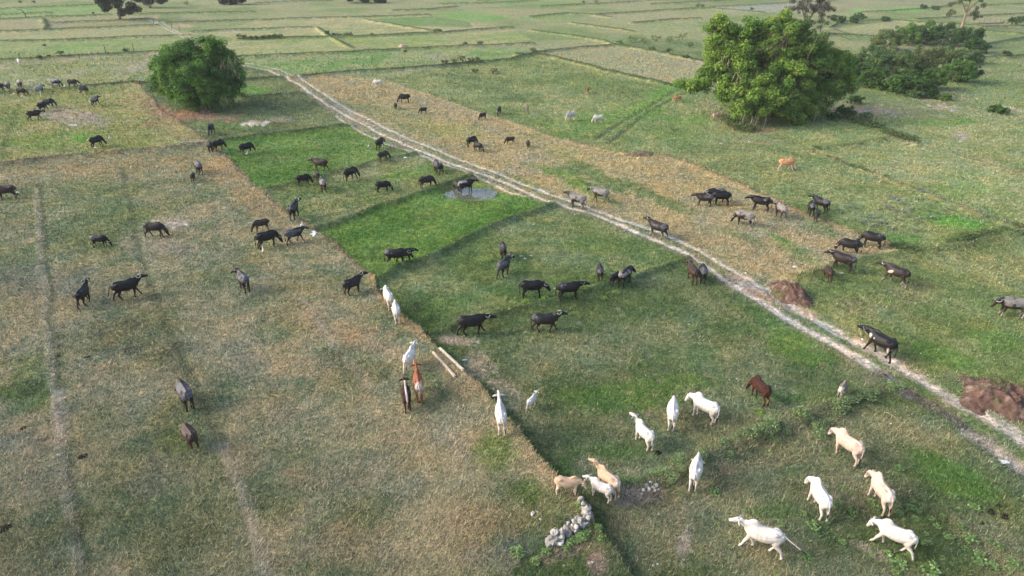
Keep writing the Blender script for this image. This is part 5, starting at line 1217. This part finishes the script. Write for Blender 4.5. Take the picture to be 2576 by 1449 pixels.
def place_label(head, x, y, s):
    c_ = sorted(REFS, key=lambda r_: math.hypot((r_[0] - x), (r_[1] - y) * 1.6))
    size = 'large' if s > 1.35 else ('small' if s < .95 else 'mid sized')
    for r_ in c_[:6]:
        dx_, dy_ = x - r_[0], (y - r_[1]) * 1.6
        a_ = math.degrees(math.atan2(-dy_, dx_)) % 360
        rel = ['right of', 'above and right of', 'above', 'above and left of', 'left of', 'below and left of', 'below', 'below and right of'][int((a_ + 22.5) // 45) % 8]
        for how in ((('just ' if math.hypot(dx_, dy_) < 70 else '') + rel), ('a little farther ' + rel), ('well ' + rel), ('far ' + rel)):
            lab = '%s %s %s the %s' % (size, head, how, r_[2])
            if lab not in SEEN and len(lab.split()) <= 16:
                SEEN[lab] = 1; return lab
    return lab
for o_, x_, y_, r_, p_, lab_ in FAR_SHRUBS:
    if lab_ is None: o_['label'] = place_label({'dark': 'dark shrub', 'mid': 'green shrub', 'grey': 'grey green shrub', 'brown': 'brownish shrub'}[p_], x_, y_, r_ / 9)
def weed(x, y, t, s=1.0):
    nm, lb, gr = WN[t]; lb = place_label({'g': 'pale green rosette weed', 's': 'silvery weed', 'b': 'leafy weed bush', 'y': 'yellow green weed', 'd': 'dull weed bush'}[t], x, y, s); X, Y = G(x, y)
    o = bpy.data.objects.new(nm, wr.choice(WM[t])); col.objects.link(o)
    o.location = (X, Y, ground_z(X, Y) + .04); o.rotation_euler = (0, 0, wr.uniform(0, 6.28)); s *= wr.uniform(.62, .88) * (1.15 if t == 'b' else 1.0); o.scale = (s, s, s * wr.uniform(.8, 1.2))
    tag(o, lb, "weed", gr)
T44 = [(575, 240, 1), (860, 830, 1.3), (820, 880, 1), (1040, 715, 1.4), (1085, 770, 1.2), (1435, 770, 1.2), (1320, 820, 1), (1500, 800, 1.3), (1480, 880, 1.1), (1530, 890, .9), (1640, 880, .9), (1310, 760, .8), (1450, 700, .9), (695, 750, 1.4), (810, 775, 1), (840, 610, .8),
       (750, 570, .9), (355, 835, 1), (120, 940, 1.2), (450, 960, 1.6), (600, 915, .8), (745, 1110, 1.2), (360, 1260, 1.5), (410, 1295, 1.1), (1055, 1150, .8), (1050, 1230, 1), (1205, 1240, 1.3), (1420, 1260, 1.1), (1295, 1340, 2.2), (1640, 1420, 1.9), (1665, 1340, 1.2), (1755, 1270, .9),
       (1580, 1120, 1.2), (1630, 1120, .8), (1700, 955, 1), (1820, 1055, 1.3), (1955, 970, 1.2), (1940, 795, 1.2), (2070, 775, 1.6), (1870, 660, 1.2), (1755, 850, .9), (2035, 1100, 1.8), (2130, 1250, 1.8), (2110, 1310, 1.3), (2210, 1100, 1), (2325, 1165, 1.4), (2240, 1360, 1.6), (2410, 1400, 1.2),
       (2480, 1350, 1.5), (2345, 605, .9), (1310, 375, 1.3), (1290, 430, .8), (1765, 460, .8), (1790, 110, .8), (1585, 1030, .9), (2430, 1290, 1), (1960, 960, .8), (1300, 1430, 1.4), (90, 1420, .9), (1550, 780, .8), (1380, 880, .7), (1095, 880, .7), (1990, 1180, .9), (2500, 980, .8)]
for a_, b_, s_ in T44: weed(1932 + a_ / 4, 1086.75 + b_ / 4, 'g', s_)
for a_, b_, s_ in [(2035, 620, 1.8), (2190, 265, 1.3), (680, 870, 1.6), (45, 1290, 2.2), (235, 1380, 1.2), (650, 1180, 1.7), (590, 1205, 1.6), (700, 1150, 1.5), (750, 1120, 1), (890, 1000, 1), (860, 1060, 1), (340, 1290, 1.2), (550, 1260, 1.1), (880, 1170, 1), (1680, 610, .8), (2080, 940, .7), (1260, 840, .7), (1120, 1245, .8), (2300, 1085, .8)]:
    weed(1288 + a_ / 4, 1086.75 + b_ / 4, 'g', s_)
for a_, b_, s_ in [(2330, 70, 1.1), (2420, 90, 1.1), (2120, 160, .9), (2540, 50, 1), (1690, 310, 1.1), (1660, 360, .9), (1550, 470, .9), (1370, 450, .8), (1100, 550, 1), (1250, 570, 1), (1480, 445, .8), (1620, 510, .8), (1900, 290, .8), (2490, 30, 1), (1700, 440, .7), (1430, 480, .7), (2240, 110, .8), (1590, 540, .7)]:
    weed(1288 + a_ / 4, 1086.75 + b_ / 4, 'b', s_)
for a_, b_, s_ in [(30, 20, 1.2), (60, 90, 1), (520, 50, 1), (550, 20, 1), (180, 30, .7)]: weed(1932 + a_ / 4, 1086.75 + b_ / 4, 'b', s_)
for a_, b_, s_ in [(1270, 1040, 1.3), (1230, 1070, 1), (1010, 1140, 1.3), (1060, 1100, 1), (960, 1110, 1), (720, 1230, 1.5), (700, 1280, 1), (820, 1180, 1.1), (780, 1190, .9), (330, 1330, 1.2), (280, 1310, .9), (540, 1390, 1.2), (480, 1420, 1), (380, 1360, 1), (890, 1150, .9), (600, 1370, .8), (20, 1430, 1.2), (1300, 1020, .9)]:
    weed(1932 + a_ / 4, 724.5 + b_ / 4, 'b', s_ * .9)
for a_, b_ in [(330, 135), (150, 150), (130, 175), (930, 120), (1600, 270), (1825, 420), (1040, 65)]: weed(1288 + a_ / 4, 724.5 + b_ / 4, 'y', 1.1)
for x_, y_ in [(1275, 560), (1050, 565), (1910, 1040), (2570, 235)]: weed(x_, y_, 'y', 1.2)
for a_, b_ in [(1240, 540), (1270, 560), (1215, 525), (1300, 590), (1190, 640), (1170, 620), (1300, 690), (1270, 680), (1400, 680), (1420, 660), (1400, 730), (1370, 740), (1060, 750), (1040, 740), (1110, 790), (1050, 830), (1090, 830), (1220, 850), (1250, 860), (1290, 770), (1640, 750), (1670, 760), (1610, 745), (1770, 710), (980, 790), (950, 780), (1000, 740), (1480, 780),
               (1560, 490), (1600, 510), (1510, 480), (1530, 500), (940, 795), (1010, 810), (1470, 870), (1100, 670), (1830, 665), (870, 650), (790, 640), (1340, 700), (1190, 660), (1140, 800), (1550, 760), (1490, 560), (1330, 610), (1720, 560), (2100, 700), (2160, 740)]:
    weed(1932 + a_ / 4, 362.25 + b_ / 4, 's', 1.5)
for a_, b_, s_ in [(1980, 970, 1.5), (1960, 990, 1.2), (2190, 930, 1.5), (2240, 910, 1.2), (1290, 1040, 1.3), (1340, 1020, 1.1), (1400, 1040, 1.4), (1440, 1090, 1.6), (1390, 1080, 1.2), (1800, 1010, 1.2), (1870, 1000, 1.2), (2100, 950, 1.3), (2300, 890, 1.3), (2380, 870, 1.2), (480, 60, 1.3), (440, 70, 1), (930, 270, .9), (980, 290, .9), (1180, 350, .9), (2030, 960, 1.4), (2270, 930, 1.1), (600, 140, .9), (700, 180, .8), (830, 240, .9), (2500, 850, 1.2)]:
    weed(1932 + a_ / 4, 362.25 + b_ / 4, 'd', s_)
# tall-leaved undergrowth at the foot of the big bamboo
for x_, y_ in [(1822, 302), (1832, 310), (1842, 316), (1852, 312), (1862, 322), (1872, 318), (1882, 324), (1892, 328), (1850, 325), (1875, 330), (1838, 306), (2135, 300), (2150, 306), (2170, 312), (2190, 318), (2140, 292), (2165, 300), (2205, 322), (2180, 296), (2230, 338), (2250, 345), (2270, 350), (2290, 356)]:
    X, Y = G(x_, y_); o = bpy.data.objects.new("undergrowth_plant", wr.choice(WM['d'])); col.objects.link(o)
    o.location = (X, Y, ground_z(X, Y)); o.rotation_euler = (0, 0, wr.uniform(0, 6)); o.scale = (2.0, 2.0, 2.4)
    tag(o, place_label("undergrowth plant", x_, y_, 1), "plant", "undergrowth below the big bamboo")

# ------------------------------------------------------------------ stones, earth heaps, posts, litter
m_rock = tint_mat("limestone", .95, .15, .70, 1.20, 9.0, bump=.6, bdist=.05)
m_dirt = tint_mat("red_earth", 1.0, .08, .6, 1.35, 4.0, bump=.9, bdist=.08)
def stone_mesh(seed, r, sq=.7, c=(.50, .47, .43)):
    rg = np.random.default_rng(seed); B = MB(); B.ball(0, 0, 0, 1, 1, 1, n=12, m=9)
    V = B.v[0]; d = V / (np.linalg.norm(V, axis=1)[:, None] + 1e-9)
    for k_ in range(12):
        ax = rg.normal(size=3); ax /= np.linalg.norm(ax); cut = rg.uniform(.40, .80)
        pr = V @ ax; V = V - np.outer(np.maximum(pr - cut, 0), ax) * .9
    V = V * (1 + .16 * (rnd3(d * 2.0, seed, 1.6)[:, None] - .5)) * np.array((r, r * rg.uniform(.7, 1), r * sq))
    B.v[0] = V
    cc = np.asarray(c) * (1 + .5 * (rnd3(V / r, seed + 5, 2.5)[:, None] - .5)); B.c = [cc]
    return B.mesh("stone", smooth=False, colors=True)
# tumbled rubble wall, bottom centre
wx, wy = G(1430, 1345)
wall = empty("rubble_wall", (wx, wy, 0)); tag(wall, "tumbled low wall of whitish limestone rubble at the bottom centre", "wall")
sr = random.Random(3)
path = [(1462, 1288), (1478, 1304), (1483, 1320), (1470, 1334), (1452, 1344), (1435, 1353), (1418, 1362), (1400, 1372), (1384, 1382)]
for i_ in range(120):
    t_ = i_ / 119 * (len(path) - 1); a_ = int(min(t_, len(path) - 2)); f_ = t_ - a_
    px_ = path[a_][0] * (1 - f_) + path[a_ + 1][0] * f_; py_ = path[a_][1] * (1 - f_) + path[a_ + 1][1] * f_
    lvl = i_ % 3
    X, Y = G(px_ + sr.uniform(-10, 10), py_ + sr.uniform(-7, 12)); r_ = sr.uniform(.08, .21) if lvl else sr.uniform(.14, .28)
    zz = ground_z(X, Y) + (.02 + .13 * lvl if sr.random() < .75 else .05)
    if r_ < .16 and lvl: zz -= .05
    o = link("stone", stone_mesh(300 + i_, r_, c=sr.choice([(.44, .42, .385), (.52, .50, .46), (.34, .32, .295), (.21, .19, .17), (.28, .26, .23), (.40, .375, .34)])), m_rock, wall)
    o.location = (X - wx, Y - wy, zz); o.rotation_euler = (sr.uniform(-.4, .4), sr.uniform(-.4, .4), sr.uniform(0, 6))
# single stones
SM = [stone_mesh(500 + k_, .16, c=(.62, .59, .54)) for k_ in range(5)]
for me_ in SM: me_.materials.append(m_rock)
def stone(x, y, s, label, group):
    X, Y = G(x, y); o = bpy.data.objects.new("stone", sr.choice(SM)); col.objects.link(o); s *= 1
    o.location = (X, Y, ground_z(X, Y) + .03 * s); o.scale = (s, s, s); o.rotation_euler = (0, 0, sr.uniform(0, 6)); tag(o, label, "stone", group)
for x_, y_, s_ in [(1340, 1315, 1.0), (1351, 1310, .45), (1358, 1328, .5), (1332, 1268, .35), (1316, 1287, .35)]: stone(x_, y_, s_, place_label("whitish stone", x_, y_, s_ + .4), "stones left of the rubble wall")
for x_, y_, s_ in [(1618, 1246, .8), (1630, 1242, .9), (1642, 1238, .7), (1625, 1234, .7), (1650, 1232, .8), (1612, 1253, .6), (1636, 1228, .7), (1645, 1243, .6), (1604, 1258, .5), (1655, 1240, .5)]: stone(x_, y_, s_, place_label("grey stone", x_, y_, s_ + .4), "stones in the bare gap of the bank")
for x_, y_, s_ in [(1643, 1423, .6), (1655, 1420, .5), (1480, 1437, .6), (1488, 1434, .5), (1720, 1407, .45), (1418, 1440, .4), (1860, 1085, .4), (1835, 955, .5), (1855, 953, .5), (1733, 817, .45), (2170, 855, .8), (2316, 890, .5), (1876, 690, .9), (1913, 692, .6), (1446, 541, .7), (1458, 572, .6), (2540, 896, .5), (2290, 938, .6), (2495, 1162, .5), (2245, 1424, .4), (1520, 817, .4), (1535, 813, .35), (1565, 860, .35), (1370, 655, .4), (834, 668, .5), (2063, 1000, .4), (2242, 1066, .5), (2178, 1098, .4)]:
    stone(x_, y_, s_, place_label("loose pale stone", x_, y_, s_ + .4), "loose pale stones")
# earth heaps
def heap(x, y, rx, ry, h, label, seed, c=(.115, .072, .056), n=64, deg=0):
    X, Y = G(x, y); rg = np.random.default_rng(seed)
    g = np.linspace(-1.25, 1.25, n); A1, B1 = np.meshgrid(g, g); a = A1.ravel(); b2 = B1.ravel()
    ca, sa = math.cos(R(deg)), math.sin(R(deg)); px_ = (a * rx * ca - b2 * ry * sa); py_ = (a * rx * sa + b2 * ry * ca)
    d = np.hypot(a, b2) + (fbm(px_ * .9 + seed, py_ * .9, seed, 3) - .5) * .7
    base = sstep(1.12, .35, d)
    lump = fbm(px_ * 1.6 + seed, py_ * 1.6, seed + 3, 3); lump2 = fbm(px_ * 5 + seed, py_ * 5, seed + 4, 3)
    ridge = 1 - np.abs(2 * lump - 1)
    z = base * h * (.55 + .45 * ridge) + base * .22 * (lump2 - .45) * min(1, h * 1.4) - .05 * (1 - base) - .06 * (base < .02)
    ii_ = np.arange(n * n).reshape(n, n); q_ = np.stack([ii_[:-1, :-1], ii_[:-1, 1:], ii_[1:, 1:], ii_[1:, :-1]], -1).reshape(-1, 4)
    keepf = (base[q_].max(1) > .01)
    cc = np.asarray(c) * (.75 + .6 * lump2)[:, None]
    w = sstep(.58, .70, fbm(px_ * 3 + 7, py_ * 3, seed + 8, 3))[:, None]; cc = cc * (1 - w * .6) + np.array((.26, .20, .16)) * w * .6
    w = sstep(.60, .74, fbm(px_ * 1.4 + 17, py_ * 1.4, seed + 11, 3))[:, None]; cc = cc * (1 - w * .6) + np.array((.085, .115, .04)) * w * .6
    X0, Y0 = X, Y; gz = ground_z(X, Y)
    o = link("earth_heap", np_mesh("earth_heap", np.stack([px_, py_, z], -1), q_[keepf], smooth=True, colors=cc), m_dirt); o.location = (X, Y, gz); tag(o, label, "heap", "heaps of reddish earth")
    for k_ in range(int(18 * rx)):   # clods
        aa, r_ = rg.uniform(0, 6.28), rg.random() ** .6 * 1.0
        pa, pb = math.cos(aa) * r_, math.sin(aa) * r_; qx = pa * rx * ca - pb * ry * sa; qy = pa * rx * sa + pb * ry * ca
        j = np.argmin((px_ - qx) ** 2 + (py_ - qy) ** 2)
        m_ = link("clod", stone_mesh(900 + seed * 50 + k_, rg.uniform(.04, .12), .7, c=np.array(c) * rg.uniform(.7, 1.5)), m_dirt, o); m_.location = (qx, qy, max(z[j], 0) + .02); m_.rotation_euler = (rg.uniform(-1, 1), rg.uniform(-1, 1), rg.uniform(0, 6))
heap(1992, 742, 1.05, 1.9, .75, "small heap of reddish earth at the bend of the track", 5, deg=18)
heap(2520, 1008, 2.0, 2.0, .75, "large heap of reddish brown earth at the right edge", 6, deg=0, n=90)
heap(1013, 117, 1.3, 1.0, .55, "small pinkish earth heap far away in the middle fields", 7, c=(.48, .34, .26), n=24)
heap(1612, 391, 1.6, .6, .35, "brown earth lump covered with dry grass above the dry strip", 8, c=(.17, .13, .09), n=40)
# dung
B = MB(); B.ball(0, 0, 0, .26, .19, .06, c=(.028, .022, .018), n=12, m=6); B.ball(.06, .03, .04, .14, .11, .05, c=(.030, .024, .018), n=10, m=5); dung_me = B.mesh("dung", colors=True); dung_me.materials.append(m_dirt)
for x_, y_, s_ in [(208, 1149, 1.0), (8, 1330, 1.2), (218, 898, .8), (60, 1080, .7), (1655, 1138, .9), (2493, 1288, .9), (2527, 1299, .9), (2514, 1273, .6), (2470, 1316, .5), (147, 894, .5), (2515, 1283, .4), (443, 863, .4), (1568, 1205, .5), (420, 881, .3)]:
    X, Y = G(x_, y_); o = bpy.data.objects.new("dung_pat", dung_me); col.objects.link(o); o.location = (X, Y, ground_z(X, Y) + .015); o.rotation_euler = (0, 0, sr.uniform(0, 6)); o.scale = (s_,) * 3
    tag(o, place_label("dark dung pat", x_, y_, s_), "dung", "dung pats on the pasture")
# the two posts lying on the ground, and the pole at the bund
m_post = tint_mat("weathered_concrete", .9, .2, .75, 1.15, 7.0, bump=.4, bdist=.02)
def lying_post(p, q_, w, h, label, c, name="post"):
    x0, y0 = G(*p); x1, y1 = G(*q_); z0, z1 = ground_z(x0, y0) + h * .45, ground_z(x1, y1) + h * .45
    B = MB(); L_ = math.hypot(x1 - x0, y1 - y0); n_ = 14
    vs = []; fs = []; rg = np.random.default_rng(int(p[0]))
    for i_ in range(n_ + 1):
        t_ = i_ / n_ - .5
        for (sy, sz) in ((-1, -1), (1, -1), (1, .8), (.8, 1), (-.8, 1), (-1, .8)):
            vs.append((t_ * L_, sy * w / 2 * rg.uniform(.88, 1.08), sz * h / 2 * rg.uniform(.9, 1.08)))
    for i_ in range(n_):
        for j in range(6):
            k_ = (j + 1) % 6; fs.append([i_ * 6 + j, (i_ + 1) * 6 + j, (i_ + 1) * 6 + k_, i_ * 6 + k_])
    fs.append(list(range(6))); fs.append([n_ * 6 + j for j in range(5, -1, -1)])
    B.add(np.array(vs), fs, c)
    o = link(name, B.mesh(name, smooth=False, colors=True), m_post); o.location = ((x0 + x1) / 2, (y0 + y1) / 2, (z0 + z1) / 2)
    o.rotation_euler = (0, -math.atan2(z1 - z0, L_), math.atan2(y1 - y0, x1 - x0)); tag(o, label, "post", "stone posts lying on the ground")
lying_post((1090, 903), (1146, 968), .13, .13, "pinkish stone post lying on the brown grass, left one of two", (.56, .47, .38), "stone_post")
lying_post((1107, 892), (1166, 953), .14, .13, "paler stone post lying along the terrace edge, right one of two", (.62, .58, .48), "stone_post")
lying_post((452, 363), (524, 357), .12, .12, "long pale post lying on the bund at the corner of the left pasture", (.60, .55, .48), "stone_post")
# fence posts
m_wood = tint_mat("grey_wood", .95, .1, .7, 1.2, 10.0)
for x_, y_, h_, lb_ in [(267, 138, 1.9, "thin wooden fence post on the far bund, left one of two"), (338, 135, 1.7, "thin wooden fence post on the far bund, right one of two"), (132, 46, 1.6, "thin wooden post in the upper left fields"), (3, 49, 1.8, "thin wooden post at the upper left edge"), (200, 148, 1.2, "short stake on the far left bund"), (49, 147, 1.0, "tiny stake on the far left bund"), (433, 72, 1.5, "stake beside the far end of the track"), (452, 78, 1.3, "second stake beside the far end of the track"), (387, 62, 1.4, "leaning stake left of the far end of the track")]:
    X, Y = G(x_, y_); B = MB(); B.tube([(0, 0, -.1, .07, .07), (.05, 0, h_ * .5, .06, .06), (.02, .03, h_, .05, .05)], n=6, c=(.12, .10, .08))
    o = link("fence_post", B.mesh("fence_post", colors=True), m_wood); o.location = (X, Y, ground_z(X, Y)); tag(o, lb_, "post", "wooden stakes in the far fields")
X, Y = G(65, 47); B = MB(); B.tube([(0, 0, -.1, .12, .12), (.2, 0, 1.2, .11, .11), (-.3, 0, 2.2, .1, .1), (-.8, 0, 2.6, .07, .07), (-2.2, 0, 2.7, .03, .03)], n=6, c=(.11, .10, .08)); o = link("bent_trunk", B.mesh("bent_trunk", colors=True), m_wood); o.location = (X, Y, 0); tag(o, "bent bare trunk with a hooked top in the upper left fields", "trunk")
# bare saplings right of the bamboo
for x_, y_, h_, lb_ in [(2155, 306, 2.6, "bare forked sapling right of the big bamboo, left one"), (2196, 314, 3.0, "bare leaning sapling right of the big bamboo, right one"), (2048, 308, 2.0, "thin bare stem under the big bamboo"), (2175, 206, 3.0, "pale stem at the left front of the thicket")]:
    X, Y = G(x_, y_); B = MB(); B.tube([(0, 0, -.1, .06, .06), (-.05, 0, h_ * .4, .05, .05), (.1, 0, h_ * .75, .035, .035), (.0, 0, h_, .012, .012)], n=6, c=(.36, .30, .22)); B.tube([(-.05, 0, h_ * .35, .04, .04), (.35, 0, h_ * .7, .025, .025), (.6, 0, h_ * .85, .01, .01)], n=5, c=(.36, .30, .22))
    o = link("sapling", B.mesh("sapling", colors=True), m_bark); o.location = (X, Y, 0); tag(o, lb_, "sapling")
# fallen trunk far right
X, Y = G(2484, 61); B = MB(); B.tube([(-4.6, 0, .3, .10, .10), (-2.4, .2, .35, .18, .18), (0, 0, .38, .26, .26), (2.6, .1, .45, .32, .32), (4.4, 0, .6, .42, .42)], ref=(0, 0, 1), n=8, c=(.36, .29, .24))
for xx in (-2.6, -1.4, .4, 1.8, 3.2): B.tube([(xx, 0, .4, .09, .09), (xx + .3, .1, 1.1, .05, .05), (xx + .2, .2, 1.6, .02, .02)], n=5, c=(.22, .17, .14))
o = link("fallen_trunk", B.mesh("fallen_trunk", colors=True), m_bark); o.location = (X, Y, 0); tag(o, "fallen tree trunk with stub branches at the far upper right", "trunk")
# litter
m_pet, _, pb_ = new_mat("blue_plastic", .25, .5); pb_.inputs["Base Color"].default_value = (.42, .66, .74, 1)
m_cap, _, pb_ = new_mat("blue_cap", .4, .5); pb_.inputs["Base Color"].default_value = (.05, .25, .62, 1)
def bottle(x, y, rz, label, s=1.0):
    X, Y = G(x, y); e = empty("plastic_bottle", (X, Y, ground_z(X, Y) + .045 * s), rz, s); tag(e, label, "bottle", "thrown away plastic bottles")
    B = MB(); B.tube([(-.15, 0, 0, .02, .02), (-.14, 0, 0, .042, .042), (-.05, 0, 0, .040, .040), (.0, 0, 0, .043, .043), (.08, 0, 0, .042, .042), (.13, 0, 0, .018, .018), (.15, 0, 0, .015, .015)], ref=(0, 0, 1), n=10); link("body", B.mesh("body"), m_pet, e)
    B = MB(); B.tube([(.15, 0, 0, .018, .018), (.175, 0, 0, .018, .018)], ref=(0, 0, 1), n=10, sub=1); link("cap", B.mesh("cap"), m_cap, e)
bottle(1170, 907, .1, "pale blue plastic bottle lying beside the bare soil near the two posts", 1.15)
bottle(1398, 727, .3, "blue capped bottle between the facing-right buffaloes", 1.0)
m_trash, _, pb_ = new_mat("litter_plastic", .5, .4); pb_.inputs["Base Color"].default_value = (.50, .66, .66, 1)
m_paper, _, pb_ = new_mat("litter_white", .8, .3); pb_.inputs["Base Color"].default_value = (.72, .72, .72, 1)
def scrap(x, y, s, m_, label, grp):
    X, Y = G(x, y); rg = np.random.default_rng(int(x)); B = MB()
    v = [(a_ * s + rg.uniform(-.02, .02), b_ * s * .6 + rg.uniform(-.02, .02), rg.uniform(.02, .10)) for b_ in (-1, 0, 1) for a_ in (-1, -.3, .4, 1)]
    v2 = [(p_[0], p_[1], p_[2] - .012) for p_ in v]
    fs = [[j * 4 + i_, j * 4 + i_ + 1, (j + 1) * 4 + i_ + 1, (j + 1) * 4 + i_] for j in range(2) for i_ in range(3)]
    B.add(np.array(v), fs); B.add(np.array(v2), [f_[::-1] for f_ in fs])
    o = link("litter_scrap", B.mesh("litter_scrap", smooth=False), m_); o.location = (X, Y, ground_z(X, Y)); o.rotation_euler = (0, 0, rg.uniform(-.5, .5)); tag(o, label, "litter", grp)
for x_, y_ in [(1311, 647), (1336, 646), (1321, 654)]: scrap(x_, y_, .12, m_trash, "bluish plastic scrap in the middle field above the grazing pair", "bluish plastic scraps in the middle field")
for x_, y_, s_, l_ in [(1090, 200, .3, "white rag in the far green field above the dry strip"), (926, 144, .25, "white scrap on the far bund corner"), (2528, 1160, .22, "pale plastic sheet beside the track at the lower right"), (1885, 358, .2, "pale scrap on the grass below the big bamboo"), (1999, 673, .18, "white flowers or scraps beside the earth heap"), (2115, 692, .14, "white scrap at the feet of the grey rumped buffalo"), (2492, 66, .4, "white scrap in front of the fallen trunk"), (157, 293, .14, "white scrap on the bare patch of the left pasture"), (1288 + 2100 / 4, 362, .2, "pale scrap on the upper dry strip")]:
    scrap(x_, y_, s_, m_paper, l_, None)
# sticks
for p, q_, lb_ in [((2225, 1035), (2262, 1056), "forked dry stick below the weedy bank on the right"), ((1033, 870), (1046, 880), "short straw stick above the running white cow"), ((1887, 997), (1855, 1000), "dry stalk beside the head of the grazing white cow"), ((1888, 993), (1910, 998), "thin stick right of the grazing white cow"), ((1886, 1403), (1900, 1390), "dry stick at the very bottom of the pasture"), ((711, 778), (730, 776), "pale stick on the left pasture"), ((1395, 945), (1420, 940), "pale stick in the middle pasture")]:
    x0, y0 = G(*p); x1, y1 = G(*q_); B = MB(); B.tube([(0, 0, .03, .018, .018), ((x1 - x0) * .5, (y1 - y0) * .5 + .05, .06, .016, .016), (x1 - x0, y1 - y0, .04, .008, .008)], ref=(0, 0, 1), n=5, c=(.42, .34, .25))
    o = link("stick", B.mesh("stick", colors=True), m_wood); o.location = (x0, y0, ground_z(x0, y0)); tag(o, lb_, "stick", "dry sticks on the pasture")

# ------------------------------------------------------------------ water
m_water, nt, bs = new_mat("muddy_water", .10, .5)
N, L = nt.nodes.new, nt.links.new
tc = N("ShaderNodeTexCoord"); no = N("ShaderNodeTexNoise"); no.inputs["Scale"].default_value = 3.5; no.inputs["Detail"].default_value = 4
L(tc.outputs["Object"], no.inputs["Vector"])
rp = N("ShaderNodeValToRGB"); rp.color_ramp.elements[0].color = (.10, .105, .06, 1); rp.color_ramp.elements[1].color = (.15, .16, .13, 1); rp.color_ramp.elements[0].position = .4; rp.color_ramp.elements[1].position = .6
L(no.outputs["Fac"], rp.inputs["Fac"]); L(rp.outputs["Color"], bs.inputs["Base Color"])
bp = N("ShaderNodeBump"); bp.inputs["Strength"].default_value = .12; bp.inputs["Distance"].default_value = .01; n2_ = N("ShaderNodeTexNoise"); n2_.inputs["Scale"].default_value = 9.0; L(tc.outputs["Object"], n2_.inputs["Vector"])
L(n2_.outputs["Fac"], bp.inputs["Height"]); L(bp.outputs["Normal"], bs.inputs["Normal"]); bs.inputs["IOR"].default_value = 1.6; bs.inputs["Specular IOR Level"].default_value = 1.0
def water(name, pts, z):
    w_ = [G(*p) for p in pts]; cx_ = sum(p[0] for p in w_) / len(w_); cy_ = sum(p[1] for p in w_) / len(w_)
    P_ = catmull(np.array([(p[0] - cx_, p[1] - cy_, 0) for p in w_ + w_[:1]]), 6)[:-1]
    rg = np.random.default_rng(2); P_ += rg.normal(size=P_.shape) * np.array((.05, .05, 0))
    v = np.vstack([P_, [[0, 0, 0]]]); n_ = len(P_); f_ = [[i_, (i_ + 1) % n_, n_] for i_ in range(n_)]
    o = link(name, np_mesh(name, v, np.array(f_)), m_water); o.location = (cx_, cy_, z); tag(o, kind="structure")
pz = ground_z(pcx, pcy)
water("pond_water", PUD, -.17)
x_, y_ = G(2240, 952); water("track_puddle", [(2222, 940), (2240, 943), (2256, 955), (2252, 966), (2238, 964), (2226, 952)], ground_z(x_, y_) + .06)
# green shoots growing through the pond
rg = np.random.default_rng(77); n_ = 420
dx_ = rg.uniform(1116, 1256, n_); dy_ = rg.uniform(456, 508, n_); X, Y = G(dx_, dy_)
dd_ = np.hypot((X - pcx) / 3.6, (Y - pcy) / 2.0); kp = (dd_ > .35) & (rg.random(n_) < .25 + dd_ * .5); X, Y = X[kp], Y[kp]; n_ = len(X)
az_ = rg.uniform(0, 6.28, n_); L_ = rg.uniform(.08, .22, n_); V = np.empty((n_, 3, 3))
V[:, 0] = np.stack([X - .03, Y, np.full(n_, -.19)], -1); V[:, 1] = np.stack([X + .03, Y, np.full(n_, -.19)], -1); V[:, 2] = np.stack([X + np.cos(az_) * L_ * .6, Y + np.sin(az_) * L_ * .6, -.17 + L_], -1)
sh = link("pond_shoots", np_mesh("pond_shoots", V.reshape(-1, 3), np.arange(n_ * 3).reshape(-1, 3), colors=np.repeat(np.array((.13, .20, .06)) * rg.uniform(.6, 1.6, n_)[:, None], 3, axis=0)), m_grass); tag(sh, "green shoots growing in the shallow puddle", "grass", kind="stuff")
# ------------------------------------------------------------------ thin air haze
hx, hy0, hy1, hz0, hz1 = 4200.0, -60.0, 4200.0, -1.6, 60.0
vv = [(x_, y_, z_) for z_ in (hz0, hz1) for y_ in (hy0, hy1) for x_ in (-hx, hx)]
hm = bpy.data.meshes.new("haze"); hm.from_pydata(vv, [], [(0, 2, 3, 1), (4, 5, 7, 6), (0, 1, 5, 4), (2, 6, 7, 3), (0, 4, 6, 2), (1, 3, 7, 5)]); hm.update()
mh = bpy.data.materials.new("haze"); mh.use_nodes = True; hn = mh.node_tree; hn.nodes.clear()
ho = hn.nodes.new("ShaderNodeOutputMaterial"); hp = hn.nodes.new("ShaderNodeVolumePrincipled")
hp.inputs["Density"].default_value = 0.00022; hp.inputs["Color"].default_value = (.92, .95, 1.0, 1); hp.inputs["Anisotropy"].default_value = 0.0
hn.links.new(hp.outputs[0], ho.inputs["Volume"])
hz = link("haze", hm, mh); tag(hz, kind="stuff")
print("done", time.time() - T0, len(bpy.data.objects))
